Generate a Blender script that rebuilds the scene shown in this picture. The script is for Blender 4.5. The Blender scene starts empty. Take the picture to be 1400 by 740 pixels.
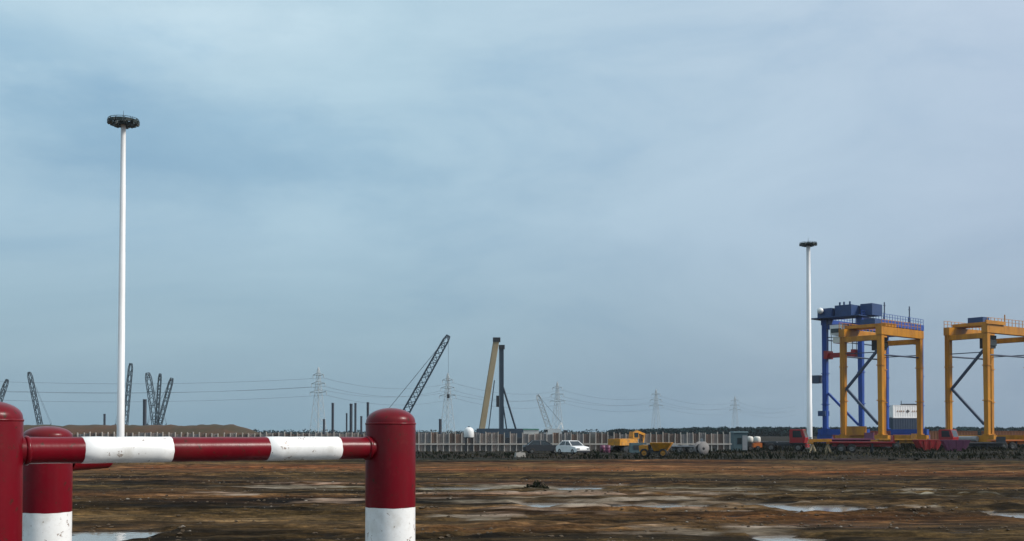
import bpy, math, random
import numpy as np
from mathutils import Vector, Matrix
random.seed(7)
R = math.radians
S = bpy.context.scene
C = S.collection

# ------------------------------------------------------------------ camera
F = 1500.0            # focal length in photo pixels (photo is 1400 wide)
PITCH = R(1.5)
HOR = 590.0
SHIFT = (HOR - 370.0) - F * math.tan(PITCH)
EYE = 2.5
cam_d = bpy.data.cameras.new('camera')
cam = bpy.data.objects.new('camera', cam_d)
C.objects.link(cam)
cam.location = (0, 0, EYE)
cam.rotation_euler = (R(90) + PITCH, 0, 0)
cam_d.sensor_width = 36
cam_d.lens = 36 * F / 1400
cam_d.shift_y = SHIFT / 1400
cam_d.clip_start = 0.1
cam_d.clip_end = 20000
S.camera = cam

def P(px, py, Y):
    """point of the place that lies Y metres ahead and is seen at photo pixel (px, py)"""
    u = (px - 700) / F
    v = (370 - py + SHIFT) / F
    y = math.cos(PITCH) - v * math.sin(PITCH)
    z = math.sin(PITCH) + v * math.cos(PITCH)
    return Vector((u / y * Y, Y, EYE + z / y * Y))

# ------------------------------------------------------------------ sky, sun, exposure
SUN_EL, SUN_AZ = R(37), R(101)       # azimuth clockwise from +Y: right of the camera
W = bpy.data.worlds.new('World'); S.world = W; W.use_nodes = True
nt = W.node_tree; nt.nodes.clear()
def N(t, **k):
    n = nt.nodes.new(t)
    for a, b in k.items(): setattr(n, a, b)
    return n
L = nt.links.new
out = N('ShaderNodeOutputWorld'); bg = N('ShaderNodeBackground')
bg.inputs['Strength'].default_value = 0.1
sky = N('ShaderNodeTexSky', sky_type='NISHITA', sun_disc=False, sun_elevation=SUN_EL, sun_rotation=SUN_AZ)
sky.air_density = 1.5; sky.dust_density = 3.0
tc = N('ShaderNodeTexCoord'); sep = N('ShaderNodeSeparateXYZ'); L(tc.outputs['Generated'], sep.inputs[0])
ramp = N('ShaderNodeValToRGB')                     # cloud deck colour by elevation
SKYK = 1.0
def stops(r, lst):
    e = r.color_ramp.elements
    while len(e) < len(lst): e.new(0.5)
    for el, (p, c) in zip(e, lst): el.position = p; el.color = (*c, 1)
stops(ramp, [(0.0, (.205, .33, .42)), (.05, (.22, .35, .45)), (.10, (.255, .395, .50)), (.17, (.305, .455, .57)), (.26, (.36, .52, .63)), (.38, (.41, .57, .67)), (1.0, (.52, .63, .70))])
ramp.color_ramp.interpolation = 'LINEAR'
L(sep.outputs['Z'], ramp.inputs[0])
# lavender side to the right
mr = N('ShaderNodeMapRange'); mr.inputs[1].default_value = -.1; mr.inputs[2].default_value = .5
L(sep.outputs['X'], mr.inputs[0])
lav = N('ShaderNodeMixRGB', blend_type='MULTIPLY'); lav.inputs[2].default_value = (1.08, .93, .975, 1)
L(mr.outputs[0], lav.inputs[0]); L(ramp.outputs[0], lav.inputs[1])
# soft cloud banks
mp = N('ShaderNodeMapping'); mp.inputs['Scale'].default_value = (2.1, 2.1, 5.5); mp.inputs['Location'].default_value = (1.21, 7.63, 6.87)
L(tc.outputs['Generated'], mp.inputs[0])
n1 = N('ShaderNodeTexNoise'); n1.inputs['Scale'].default_value = 1.6; n1.inputs['Detail'].default_value = 8; n1.inputs['Roughness'].default_value = .58
n1.inputs['Distortion'].default_value = .6
L(mp.outputs[0], n1.inputs[0])
cr = N('ShaderNodeValToRGB'); stops(cr, [(.30, (.84, .88, .92)), (.47, (1.0, .985, .98)), (.68, (1.13, 1.08, 1.05))])
L(n1.outputs[0], cr.inputs[0])
cl = N('ShaderNodeMixRGB', blend_type='MULTIPLY'); cl.inputs[0].default_value = 1
L(lav.outputs[0], cl.inputs[1]); L(cr.outputs[0], cl.inputs[2])
def bank(prev, centre, ext, col):
    d_ = N('ShaderNodeVectorMath', operation='SUBTRACT'); L(tc.outputs['Generated'], d_.inputs[0]); d_.inputs[1].default_value = centre
    e_ = N('ShaderNodeVectorMath', operation='DIVIDE'); L(d_.outputs[0], e_.inputs[0]); e_.inputs[1].default_value = ext
    l_ = N('ShaderNodeVectorMath', operation='LENGTH'); L(e_.outputs[0], l_.inputs[0])
    a_ = N('ShaderNodeMath', operation='MULTIPLY_ADD'); a_.inputs[1].default_value = 2.6; L(n2.outputs[0], a_.inputs[0]); L(l_.outputs['Value'], a_.inputs[2])
    m_ = N('ShaderNodeMapRange', interpolation_type='SMOOTHSTEP'); m_.inputs[1].default_value = 2.5; m_.inputs[2].default_value = 1.2; L(a_.outputs[0], m_.inputs[0])
    x_ = N('ShaderNodeMixRGB', blend_type='MULTIPLY'); x_.inputs[2].default_value = (*col, 1); L(m_.outputs[0], x_.inputs[0]); L(prev.outputs[0], x_.inputs[1])
    return x_
n2 = N('ShaderNodeTexNoise'); n2.inputs['Scale'].default_value = 2.6; n2.inputs['Detail'].default_value = 7; n2.inputs['Roughness'].default_value = .58; L(mp.outputs[0], n2.inputs[0])
cl = bank(cl, (-.30, .92, .235), (.34, .6, .075), (.68, .78, .86))
cl = bank(cl, (-.42, .86, .31), (.2, .5, .035), (.74, .83, .90))
cl = bank(cl, (-.43, .87, .185), (.22, .5, .045), (1.16, 1.11, 1.08))
cl = bank(cl, (-.28, .89, .335), (.14, .5, .05), (1.22, 1.15, 1.11))
sc = N('ShaderNodeVectorMath', operation='SCALE'); sc.inputs['Scale'].default_value = 5.15
L(cl.outputs[0], sc.inputs[0])
mx = N('ShaderNodeMixRGB'); mx.inputs[0].default_value = .93
L(sky.outputs[0], mx.inputs[1]); L(sc.outputs[0], mx.inputs[2])
L(mx.outputs[0], bg.inputs[0]); L(bg.outputs[0], out.inputs[0])

sd = bpy.data.lights.new('sun', 'SUN'); so = bpy.data.objects.new('sun', sd); C.objects.link(so)
sd.energy = 1.5; sd.angle = R(12); sd.color = (1, .95, .88)
sdir = Vector((math.sin(SUN_AZ) * math.cos(SUN_EL), math.cos(SUN_AZ) * math.cos(SUN_EL), math.sin(SUN_EL)))
so.rotation_euler = sdir.to_track_quat('Z', 'Y').to_euler()
so.location = (60, -40, 80)
S.view_settings.view_transform = 'Standard'; S.view_settings.look = 'None'
S.view_settings.gamma = 1; S.view_settings.exposure = 1.15

# ------------------------------------------------------------------ materials
def mat(name, col, rough=.5, metal=0, dirt=.35, dirtcol=None, scale=3.0, bump=.0, spec=None, stretch=(1, 1, 1), coat=0, chips=None):
    m = bpy.data.materials.new(name); m.use_nodes = True
    t = m.node_tree; b = t.nodes['Principled BSDF']
    tcn = t.nodes.new('ShaderNodeTexCoord'); mpn = t.nodes.new('ShaderNodeMapping'); mpn.inputs['Scale'].default_value = stretch
    t.links.new(tcn.outputs['Object'], mpn.inputs[0])
    nz = t.nodes.new('ShaderNodeTexNoise'); nz.inputs['Scale'].default_value = scale; nz.inputs['Detail'].default_value = 8; nz.inputs['Roughness'].default_value = .65
    t.links.new(mpn.outputs[0], nz.inputs[0])
    mrn = t.nodes.new('ShaderNodeMapRange'); mrn.inputs[1].default_value = .42; mrn.inputs[2].default_value = .72; mrn.inputs[4].default_value = dirt
    t.links.new(nz.outputs[0], mrn.inputs[0])
    mix = t.nodes.new('ShaderNodeMixRGB')
    mix.inputs[1].default_value = (*col, 1)
    dc = dirtcol or tuple(c * .45 + .02 for c in col)
    mix.inputs[2].default_value = (*dc, 1)
    t.links.new(mrn.outputs[0], mix.inputs[0]); t.links.new(mix.outputs[0], b.inputs['Base Color'])
    if chips:
        for sc_, lo, hi, amt, colr in chips:
            z2 = t.nodes.new('ShaderNodeTexNoise'); z2.inputs['Scale'].default_value = sc_; z2.inputs['Detail'].default_value = 5; z2.inputs['Roughness'].default_value = .7
            t.links.new(tcn.outputs['Object'], z2.inputs[0])
            k2 = t.nodes.new('ShaderNodeMapRange'); k2.inputs[1].default_value = lo; k2.inputs[2].default_value = hi; k2.inputs[4].default_value = amt
            t.links.new(z2.outputs[0], k2.inputs[0])
            q2 = t.nodes.new('ShaderNodeMixRGB'); q2.inputs[2].default_value = (*colr, 1)
            t.links.new(k2.outputs[0], q2.inputs[0]); t.links.new(b.inputs['Base Color'].links[0].from_socket, q2.inputs[1]); t.links.new(q2.outputs[0], b.inputs['Base Color'])
    b.inputs['Roughness'].default_value = rough; b.inputs['Metallic'].default_value = metal
    if coat: b.inputs['Coat Weight'].default_value = coat; b.inputs['Coat Roughness'].default_value = .12
    if spec is not None: b.inputs['Specular IOR Level'].default_value = spec
    if bump:
        bp = t.nodes.new('ShaderNodeBump'); bp.inputs['Strength'].default_value = bump; bp.inputs['Distance'].default_value = .02
        t.links.new(nz.outputs[0], bp.inputs['Height']); t.links.new(bp.outputs[0], b.inputs['Normal'])
    return m

M = dict(
    red=mat('red_gloss_paint', (.155, .0015, .008), .30, 0, .5, (.05, .002, .005), 5, .12, stretch=(1, 1, .4), spec=.22, chips=[(38, .61, .64, .85, (.045, .018, .01)), (11, .56, .72, .55, (.20, .02, .022)), (2.2, .5, .7, .35, (.06, .03, .02))]),
    white=mat('white_pipe_paint', (.86, .86, .84), .38, 0, .28, (.50, .49, .44), 6, .1, chips=[(30, .61, .65, .75, (.16, .075, .035)), (7, .52, .70, .4, (.42, .38, .30))]),
    mast=mat('white_mast_paint', (.80, .81, .81), .45, 0, .45, (.48, .46, .42), .8, stretch=(1, 1, .2)),
    asphalt=mat('dark_wet_asphalt', (.045, .044, .043), .75, 0, .5, (.08, .065, .05), 3, .4),
    concrete=mat('concrete', (.34, .32, .29), .9, 0, .5, (.2, .18, .15), 2, .3),
    dark=mat('dark_metal', (.030, .034, .040), .5, .1, .4, None, 2),
    lampdark=mat('floodlight_housing', (.02, .032, .03), .45, .1, .3, None, 3),
    lens=mat('lamp_glass', (.16, .18, .18), .12, 0, .2, None, 3),
    yellow=mat('crane_yellow', (.54, .225, .007), .42, 0, .8, (.22, .075, .010), .7, stretch=(1, 1, .25)),
    mustard=mat('machine_yellow', (.60, .25, .01), .5, 0, .85, (.16, .095, .04), 1.6),
    blue=mat('crane_blue', (.008, .062, .33), .45, 0, .4, (.012, .03, .085), .8, stretch=(1, 1, .3)),
    bracing=mat('brace_slate_blue', (.035, .06, .11), .5, 0, .4, None, 1),
    engine=mat('engine_house_dark_blue', (.012, .05, .16), .5, 0, .5, None, 1),
    cabwhite=mat('cab_white', (.82, .82, .80), .4, 0, .25, None, 2),
    glass=mat('dark_glass', (.02, .03, .035), .06, 0, .1),
    tyre=mat('tyre_rubber', (.018, .018, .018), .85, 0, .5, (.07, .055, .04), 4),
    rim=mat('wheel_rim', (.17, .165, .155), .5, 0, .5, None, 3),
    redtruck=mat('truck_red', (.33, .010, .016), .45, 0, .7, (.13, .045, .03), 1.8),
    magenta=mat('trailer_purple', (.15, .035, .085), .5, 0, .4, None, 2),
    orange=mat('orange_paint', (.62, .15, .02), .5, 0, .4, None, 2),
    tan=mat('leader_tan', (.42, .33, .20), .55, 0, .5, (.30, .2, .1), .5),
    boomblue=mat('boom_dark_blue', (.028, .05, .075), .5, 0, .4, None, 1),
    boomgrey=mat('boom_grey_blue', (.045, .07, .088), .55, 0, .4, None, 1),
    galv=mat('galvanised_steel', (.50, .53, .53), .5, .2, .3, None, 1),
    wire=mat('cable', (.06, .07, .08), .6),
    fpost=mat('fence_post_pale', (.50, .46, .41), .85, 0, .5, (.3, .24, .18), 2),
    fpanA=mat('fence_panel_rust', (.225, .155, .12), .9, 0, .6, (.11, .06, .04), 1.3),
    fpanB=mat('fence_panel_buff', (.30, .25, .22), .9, 0, .6, (.16, .1, .07), 1.3),
    fpanD=mat('fence_panel_grey', (.23, .22, .215), .9, 0, .6, (.12, .10, .09), 1.3),
    fpanC=mat('fence_panel_brown', (.16, .12, .10), .9, 0, .6, (.07, .05, .04), 1.3),
    fdark=mat('fence_base_grey', (.13, .125, .115), .9, 0, .6, None, 1.3),
    steelpile=mat('steel_pile', (.03, .045, .065), .6, .1, .5, (.08, .05, .04), 1),
    cwhite=mat('container_white', (.90, .90, .88), .5, 0, .25, (.55, .5, .42), 1.2),
    cblue=mat('container_navy', (.016, .038, .075), .5, 0, .4, None, 1.2),
    crust=mat('container_rust_brown', (.24, .09, .035), .6, 0, .5, None, 1.2),
    cred=mat('container_dull_red', (.22, .045, .03), .6, 0, .5, None, 1.2),
    mark=mat('painted_mark', (.10, .09, .09), .6),
    markb=mat('painted_mark_brown', (.42, .30, .24), .6),
    teal=mat('cabin_teal_grey', (.065, .115, .13), .6, 0, .4, None, 2),
    green=mat('roof_green', (.02, .13, .09), .6, 0, .4, None, 2),
    grey=mat('grey_paint', (.28, .29, .30), .5, 0, .4, None, 2),
    pale=mat('pale_plastic', (.72, .69, .62), .5, 0, .35, None, 2),
)

# ------------------------------------------------------------------ mesh builder
class MB:
    def __init__(s): s.v = []; s.f = []; s.sm = []
    def add(s, vs, fs, smooth=False):
        o = len(s.v); s.v += [tuple(v) for v in vs]
        for f in fs: s.f.append(tuple(i + o for i in f)); s.sm.append(smooth)
        return s
    def box(s, x0, x1, y0, y1, z0, z1, top=None):
        tx0, tx1, ty0, ty1 = top or (x0, x1, y0, y1)
        return s.add([(x0, y0, z0), (x1, y0, z0), (x1, y1, z0), (x0, y1, z0), (tx0, ty0, z1), (tx1, ty0, z1), (tx1, ty1, z1), (tx0, ty1, z1)],
              [(3, 2, 1, 0), (4, 5, 6, 7), (0, 1, 5, 4), (1, 2, 6, 5), (2, 3, 7, 6), (3, 0, 4, 7)])
    def cbox(s, c, d):
        return s.box(c[0] - d[0] / 2, c[0] + d[0] / 2, c[1] - d[1] / 2, c[1] + d[1] / 2, c[2] - d[2] / 2, c[2] + d[2] / 2)
    def tube(s, a, b, r0, r1=None, n=8, smooth=True, caps=True):
        a = Vector(a); b = Vector(b); r1 = r0 if r1 is None else r1
        d = (b - a).normalized()
        up = Vector((0, 0, 1)) if abs(d.z) < .95 else Vector((1, 0, 0))
        u = d.cross(up).normalized(); w = u.cross(d)
        off = math.pi / n if n == 4 else 0
        ring = lambda p, r: [p + (u * math.cos(t) + w * math.sin(t)) * r for t in [off + 2 * math.pi * i / n for i in range(n)]]
        vs = ring(a, r0) + ring(b, r1)
        s.add(vs, [(i, i + n, (i + 1) % n + n, (i + 1) % n) for i in range(n)], smooth and n > 4)
        if caps: s.add(vs, [tuple(range(n)), tuple(range(2 * n - 1, n - 1, -1))])
        return s
    def bar(s, a, b, w): return s.tube(a, b, w * .7071, n=4, smooth=False)
    def lathe(s, prof, n=32, axis=Matrix.Identity(4), smooth=True, wob=()):
        vs = []
        for r, z in prof:
            for i in range(n):
                t = 2 * math.pi * i / n
                w_ = .0009 * (math.sin(2 * t + z * 9) + .7 * math.sin(5 * t + z * 31) + .5 * math.sin(11 * t + z * 17)) if prof.index((r, z)) in wob else 0
                vs.append(axis @ Vector((r * math.cos(t), r * math.sin(t), z + w_)))
        fs = []
        for k in range(len(prof) - 1):
            for i in range(n):
                j = (i + 1) % n
                fs.append((k * n + i, k * n + j, (k + 1) * n + j, (k + 1) * n + i))
        return s.add(vs, fs, smooth)
    def prism(s, prof, y0, y1, shrink=None):
        """side profile in x,z extruded along y"""
        n = len(prof)
        vs = [(x, y0, z) for x, z in prof] + [(x, y1, z) for x, z in prof]
        return s.add(vs, [tuple(range(n)), tuple(range(2 * n - 1, n - 1, -1))] + [(i, i + n, (i + 1) % n + n, (i + 1) % n) for i in range(n)])
    def lattice(s, a, b, wa, wb, bays, rm, rb):
        """square lattice girder from a to b"""
        a = Vector(a); b = Vector(b); d = (b - a).normalized()
        u = d.cross(Vector((0, 0, 1)));  u = Vector((1, 0, 0)) if u.length < .05 else u.normalized()
        w = u.cross(d).normalized()
        def ring(k):
            t = k / bays; p = a.lerp(b, t)
            h = (wa + (wb - wa) * t) / 2
            if t < .06: h *= .4 + .6 * t / .06
            if t > .95: h *= 1 - .4 * (t - .95) / .05
            return [p + u * (sx * h) + w * (sz * h) for sx, sz in ((-1, -1), (1, -1), (1, 1), (-1, 1))]
        pr = ring(0)
        for k in range(1, bays + 1):
            q = ring(k)
            for i in range(4):
                s.bar(pr[i], q[i], rm)
                j = (i + 1) % 4
                s.bar(pr[i] if k % 2 else pr[j], q[j] if k % 2 else q[i], rb)
                if k == bays or k % 3 == 0: s.bar(q[i], q[j], rb)
            pr = q
        return s
    def mesh(s, name, m):
        me = bpy.data.meshes.new(name); me.from_pydata(s.v, [], s.f); me.materials.append(m)
        me.polygons.foreach_set('use_smooth', s.sm)
        return me
    def build(s, name, m, parent=None, label=None):
        o = bpy.data.objects.new(name, s.mesh(name, m)); C.objects.link(o)
        if parent: o.parent = parent
        if label: o['label'] = label
        return o
def link(name, me, parent=None, loc=None, rot=None, label=None):
    o = bpy.data.objects.new(name, me); C.objects.link(o)
    if parent: o.parent = parent
    if loc is not None: o.location = loc
    if rot is not None: o.rotation_euler = rot
    if label: o['label'] = label
    return o
def thing(name, label, cat, loc=(0, 0, 0), rz=0, group=None):
    o = bpy.data.objects.new(name, None); C.objects.link(o)
    o.location = loc; o.rotation_euler = (0, 0, rz); o.empty_display_size = .3
    o['label'] = label; o['category'] = cat
    if group: o['group'] = group
    return o
def tag(o, label, cat, group=None):
    o['label'] = label; o['category'] = cat
    if group: o['group'] = group
    return o
def copy_thing(root, loc, rz, label):
    r = root.copy(); C.objects.link(r); r.location = loc; r.rotation_euler = (0, 0, rz); r['label'] = label
    for ch in list(root.children):
        c = ch.copy(); C.objects.link(c); c.parent = r
        for g in ch.children:
            d = g.copy(); C.objects.link(d); d.parent = c
    return r
def struct(o): o['kind'] = 'structure'; return o
def stuff(o): o['kind'] = 'stuff'; return o

# ------------------------------------------------------------------ ground: wet, rutted clay yard
def hsh(ix, iy, seed):
    n = (ix.astype(np.int64) * 374761393 + iy.astype(np.int64) * 668265263 + seed * 1274126177) & 0xffffffff
    n = ((n ^ (n >> 13)) * 1274126177) & 0xffffffff
    n = (n ^ (n >> 16)) & 0xffffffff
    return n / 4294967295.0
def vn(x, y, seed):
    ix = np.floor(x); iy = np.floor(y); fx = x - ix; fy = y - iy
    fx = fx * fx * (3 - 2 * fx); fy = fy * fy * (3 - 2 * fy)
    a = hsh(ix, iy, seed); b = hsh(ix + 1, iy, seed); c = hsh(ix, iy + 1, seed); d = hsh(ix + 1, iy + 1, seed)
    return (a * (1 - fx) + b * fx) * (1 - fy) + (c * (1 - fx) + d * fx) * fy
def fbm(x, y, seed, o=4):
    t = 0; a = .5
    for k in range(o): t = t + a * vn(x, y, seed + k); x = x * 2.03; y = y * 2.03; a *= .5
    return t / (1 - .5 ** o)
def gy(py): return EYE * F / (py - HOR)
# puddles: photo extent left, right, top, bottom and depth
PUD = [(1030, 1200, 686, 705, .20), (1322, 1470, 696, 711, .19), (1362, 1440, 677, 684, .13), (60, 222, 721, 739, .19),
       (1030, 1150, 731, 748, .18), (690, 805, 686, 693, .21), (840, 985, 688, 696, .21), (560, 690, 665, 670, .19), (740, 840, 665, 670, .18), (640, 985, 680, 698, .12), (560, 850, 663, 672, .125), (815, 965, 722, 732, .12),
       (330, 505, 662, 670, .125), (870, 1010, 664, 671, .12), (1180, 1330, 672, 678, .11), (240, 330, 675, 680, .11), (600, 700, 704, 710, .11), (580, 960, 674, 679, .11), (1060, 1120, 667, 673, .12), (985, 1090, 719, 730, .12), (420, 500, 684, 690, .10), (1196, 1226, 690, 697, .17), (1225, 1262, 690, 698, .12)]
pud = []; sky_sheen = []
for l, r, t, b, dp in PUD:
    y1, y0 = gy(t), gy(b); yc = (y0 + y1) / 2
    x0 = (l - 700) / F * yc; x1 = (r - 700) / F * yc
    (pud if dp > .1275 else sky_sheen).append(((x0 + x1) / 2, yc, (x1 - x0) / 2, (y1 - y0) / 2, dp))
WL = -.045
rng = np.random.RandomState(5)
tracks = [(rng.uniform(14, 92), rng.uniform(-.12, .12), rng.uniform(.4, 2.2), rng.uniform(.03, .09), rng.uniform(0, 6)) for _ in range(22)] + [(26, .55, 1.5, .05, 1), (44, -.42, 2, .06, 2), (38, .30, 1.2, .08, 4), (58, -.8, 2.5, .04, 3)]
def height(x, y):
    n = fbm(x * .35, y * .8, 11, 5) - .5
    n2 = fbm(x * 1.6, y * 2.2, 31, 3) - .5
    big = fbm(x * .05, y * .12, 51, 3) - .5
    h = .055 + .13 * n + .07 * n2 + .16 * big
    for y0, a, b, k, ph in tracks:
        yc = y0 + a * x + b * np.sin(x * k + ph)
        for o in (-.95, .95):
            d = y - yc - o
            h = h - .085 * np.exp(-(d / .22) ** 2) + .045 * np.exp(-((d - .45) / .2) ** 2) + .035 * np.exp(-((d + .45) / .2) ** 2)
    h = np.maximum(h, -.02 + .02 * n2)
    for cx, cy, a, b, dp in pud:
        q = ((x - cx) / a) ** 2 + ((y - cy) / b) ** 2
        wob = (fbm(x * .5 + 7, y * .9, 71, 4) - .5)
        mk = np.clip(1.35 - q + wob * 2.2, 0, 1)
        h = h - mk * dp
    fade = np.clip((150 - np.abs(y - 10)) / 60, 0, 1) * np.clip((160 - np.abs(x)) / 80, 0, 1)
    return h * fade
def axis(lo, hi, core0, core1, step, grow):
    a = list(np.arange(core0, core1, step)); s = step
    while a[-1] < hi: s *= grow; a.append(a[-1] + s)
    s = step; b = []; p = core0
    while p > lo: s *= grow; p -= s; b.append(p)
    return np.array(b[::-1] + a)
gx = axis(-6000, 6000, -34, 34, .11, 1.06)
gyv = [-6000, -2500, -900, -300, -100, -40, -15, 0, 5, 9, 12, 15, 17, 19]; s = .10; p = 20.0
while p < 6500: gyv.append(p); s = .10 * (p / 20.0) ** 1.15 if p < 130 else s * 1.12; p += s
gyv = np.array(gyv)
X, Y = np.meshgrid(gx, gyv); Z = height(X, Y)
nx, ny = len(gx), len(gyv)
me = bpy.data.meshes.new('ground')
me.vertices.add(nx * ny); me.vertices.foreach_set('co', np.stack([X, Y, Z], -1).ravel().astype(np.float32))
i, j = np.meshgrid(np.arange(nx - 1), np.arange(ny - 1)); b0 = (j * nx + i).ravel()
q = np.stack([b0, b0 + 1, b0 + nx + 1, b0 + nx], -1)
me.loops.add(q.size); me.loops.foreach_set('vertex_index', q.ravel().astype(np.int32))
me.polygons.add(len(q)); me.polygons.foreach_set('loop_start', (np.arange(len(q)) * 4).astype(np.int32))
me.update(calc_edges=True); me.polygons.foreach_set('use_smooth', np.ones(len(q), bool))
wet = np.clip((.015 - Z) / .05, 0, 1) * (Y < 140)
# pale streaks: sky reflected in shallow wet mud, put into the ground colour
SHEEN = np.zeros_like(Z)
for cx, cy, a, bb, dp in sky_sheen:
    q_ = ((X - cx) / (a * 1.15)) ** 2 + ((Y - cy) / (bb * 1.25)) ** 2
    SHEEN = np.maximum(SHEEN, np.clip(.95 - q_ + (fbm(X * .4 + 3, Y * 1.3, 171, 5) - .5) * 6.5, 0, 1) * (q_ < 2.2))
at = me.attributes.new('sky_sheen', 'FLOAT', 'POINT'); at.data.foreach_set('value', SHEEN.ravel().astype(np.float32))
at = me.attributes.new('wet', 'FLOAT', 'POINT'); at.data.foreach_set('value', wet.ravel().astype(np.float32))

gm = bpy.data.materials.new('wet_clay_mud'); gm.use_nodes = True
t = gm.node_tree; b = t.nodes['Principled BSDF']; TL = t.links.new
def G(tp, **k):
    n = t.nodes.new(tp)
    for a_, b_ in k.items(): setattr(n, a_, b_)
    return n
tcn = G('ShaderNodeTexCoord')
def gnoise(scale, sx, sy, det=8, rough=.6):
    m_ = G('ShaderNodeMapping'); m_.inputs['Scale'].default_value = (sx, sy, 1); TL(tcn.outputs['Object'], m_.inputs[0])
    z = G('ShaderNodeTexNoise'); z.inputs['Scale'].default_value = scale; z.inputs['Detail'].default_value = det; z.inputs['Roughness'].default_value = rough
    TL(m_.outputs[0], z.inputs[0]); return z.outputs[0]
na = gnoise(1, .05, .22, 9, .70); nb = gnoise(1, .35, 1.2, 9, .75); nc = gnoise(9, 1, 1, 6, .7)
r1 = G('ShaderNodeValToRGB'); stops(r1, [(.36, (.007, .0052, .0032)), (.45, (.030, .0205, .0105)), (.54, (.076, .049, .023)), (.61, (.125, .082, .041)), (.69, (.28, .20, .12))])
TL(na, r1.inputs[0])
r2 = G('ShaderNodeValToRGB'); stops(r2, [(.34, (.28, .29, .28)), (.5, (.88, .87, .85)), (.66, (1.9, 1.78, 1.62))]); TL(nb, r2.inputs[0])
m1 = G('ShaderNodeMixRGB', blend_type='MULTIPLY'); m1.inputs[0].default_value = 1; TL(r1.outputs[0], m1.inputs[1]); TL(r2.outputs[0], m1.inputs[2])
r3 = G('ShaderNodeValToRGB'); stops(r3, [(.35, (.6, .6, .6)), (.65, (1.35, 1.3, 1.25))]); TL(nc, r3.inputs[0])
m2 = G('ShaderNodeMixRGB', blend_type='MULTIPLY'); m2.inputs[0].default_value = .8
ne = gnoise(1, 1.1, 3.2, 6, .7); r6 = G('ShaderNodeValToRGB'); stops(r6, [(.36, (.45, .45, .44)), (.52, (.95, .94, .92)), (.64, (1.6, 1.55, 1.45))]); TL(ne, r6.inputs[0])
m6 = G('ShaderNodeMixRGB', blend_type='MULTIPLY'); m6.inputs[0].default_value = 1; TL(m1.outputs[0], m6.inputs[1]); TL(r6.outputs[0], m6.inputs[2]); TL(m6.outputs[0], m2.inputs[1]); TL(r3.outputs[0], m2.inputs[2])
# orange clay strip beyond the ruts, then a dark wet hardstanding where the machines are parked
sepg = G('ShaderNodeSeparateXYZ'); TL(tcn.outputs['Object'], sepg.inputs[0])
nw = gnoise(1, .05, .05, 4, .5)
wa = G('ShaderNodeMath', operation='MULTIPLY_ADD'); wa.inputs[1].default_value = 26; TL(nw, wa.inputs[0]); TL(sepg.outputs['Y'], wa.inputs[2])   # y + 26*noise
band = G('ShaderNodeValToRGB'); stops(band, [(.655, (0, 0, 0)), (.71, (1, 1, 1)), (.80, (1, 1, 1)), (.85, (0, 0, 0))])
dv = G('ShaderNodeMath', operation='DIVIDE'); dv.inputs[1].default_value = 115; TL(wa.outputs[0], dv.inputs[0]); TL(dv.outputs[0], band.inputs[0])
r4 = G('ShaderNodeValToRGB'); stops(r4, [(.36, (.03, .018, .009)), (.5, (.17, .08, .03)), (.64, (.36, .20, .09))]); TL(nb, r4.inputs[0])
bk = G('ShaderNodeMapRange'); bk.inputs[1].default_value = .42; bk.inputs[2].default_value = .60; bk.inputs[3].default_value = .12; bk.inputs[4].default_value = .9; TL(gnoise(1, .05, .5, 6, .65), bk.inputs[0])
bm_ = G('ShaderNodeMath', operation='MULTIPLY'); TL(band.outputs[0], bm_.inputs[0]); TL(bk.outputs[0], bm_.inputs[1])
m3 = G('ShaderNodeMixRGB'); TL(bm_.outputs[0], m3.inputs[0]); TL(m2.outputs[0], m3.inputs[1]); TL(r4.outputs[0], m3.inputs[2])
hard = G('ShaderNodeMapRange'); hard.inputs[1].default_value = 104; hard.inputs[2].default_value = 110; TL(wa.outputs[0], hard.inputs[0])
r5 = G('ShaderNodeValToRGB'); stops(r5, [(.35, (.009, .010, .009)), (.56, (.026, .025, .020)), (.70, (.07, .055, .038))]); TL(nb, r5.inputs[0])
m4 = G('ShaderNodeMixRGB'); TL(hard.outputs[0], m4.inputs[0]); TL(m3.outputs[0], m4.inputs[1]); TL(r5.outputs[0], m4.inputs[2])
wt = G('ShaderNodeAttribute', attribute_name='wet')
m5 = G('ShaderNodeMixRGB', blend_type='MULTIPLY'); m5.inputs[2].default_value = (.55, .52, .50, 1); TL(wt.outputs['Fac'], m5.inputs[0]); 
sa = G('ShaderNodeAttribute', attribute_name='sky_sheen'); sr = G('ShaderNodeValToRGB'); stops(sr, [(.36, (.06, .046, .032)), (.49, (.19, .155, .118)), (.62, (.36, .32, .265))]); TL(nb, sr.inputs[0])  # pale ramp stands in for the sky reflection on the wet streaks
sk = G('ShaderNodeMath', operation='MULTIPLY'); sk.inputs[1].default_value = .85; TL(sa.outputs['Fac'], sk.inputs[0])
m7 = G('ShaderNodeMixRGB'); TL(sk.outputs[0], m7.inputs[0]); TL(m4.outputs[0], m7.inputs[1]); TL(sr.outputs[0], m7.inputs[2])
hn = gnoise(1, .035, .09, 4, .5); hr = G('ShaderNodeValToRGB'); stops(hr, [(.38, (.92, .98, .88)), (.5, (1, .97, .93)), (.62, (1.30, .92, .76))]); TL(hn, hr.inputs[0])
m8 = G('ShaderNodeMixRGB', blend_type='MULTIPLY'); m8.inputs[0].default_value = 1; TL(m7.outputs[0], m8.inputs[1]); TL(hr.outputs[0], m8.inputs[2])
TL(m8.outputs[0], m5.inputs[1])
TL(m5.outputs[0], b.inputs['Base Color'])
rr = G('ShaderNodeMapRange'); rr.inputs[3].default_value = .95; rr.inputs[4].default_value = .42; TL(wt.outputs['Fac'], rr.inputs[0]); TL(rr.outputs[0], b.inputs['Roughness'])
b.inputs['Specular IOR Level'].default_value = .06
bp = G('ShaderNodeBump'); bp.inputs['Strength'].default_value = .7; bp.inputs['Distance'].default_value = .06
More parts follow.
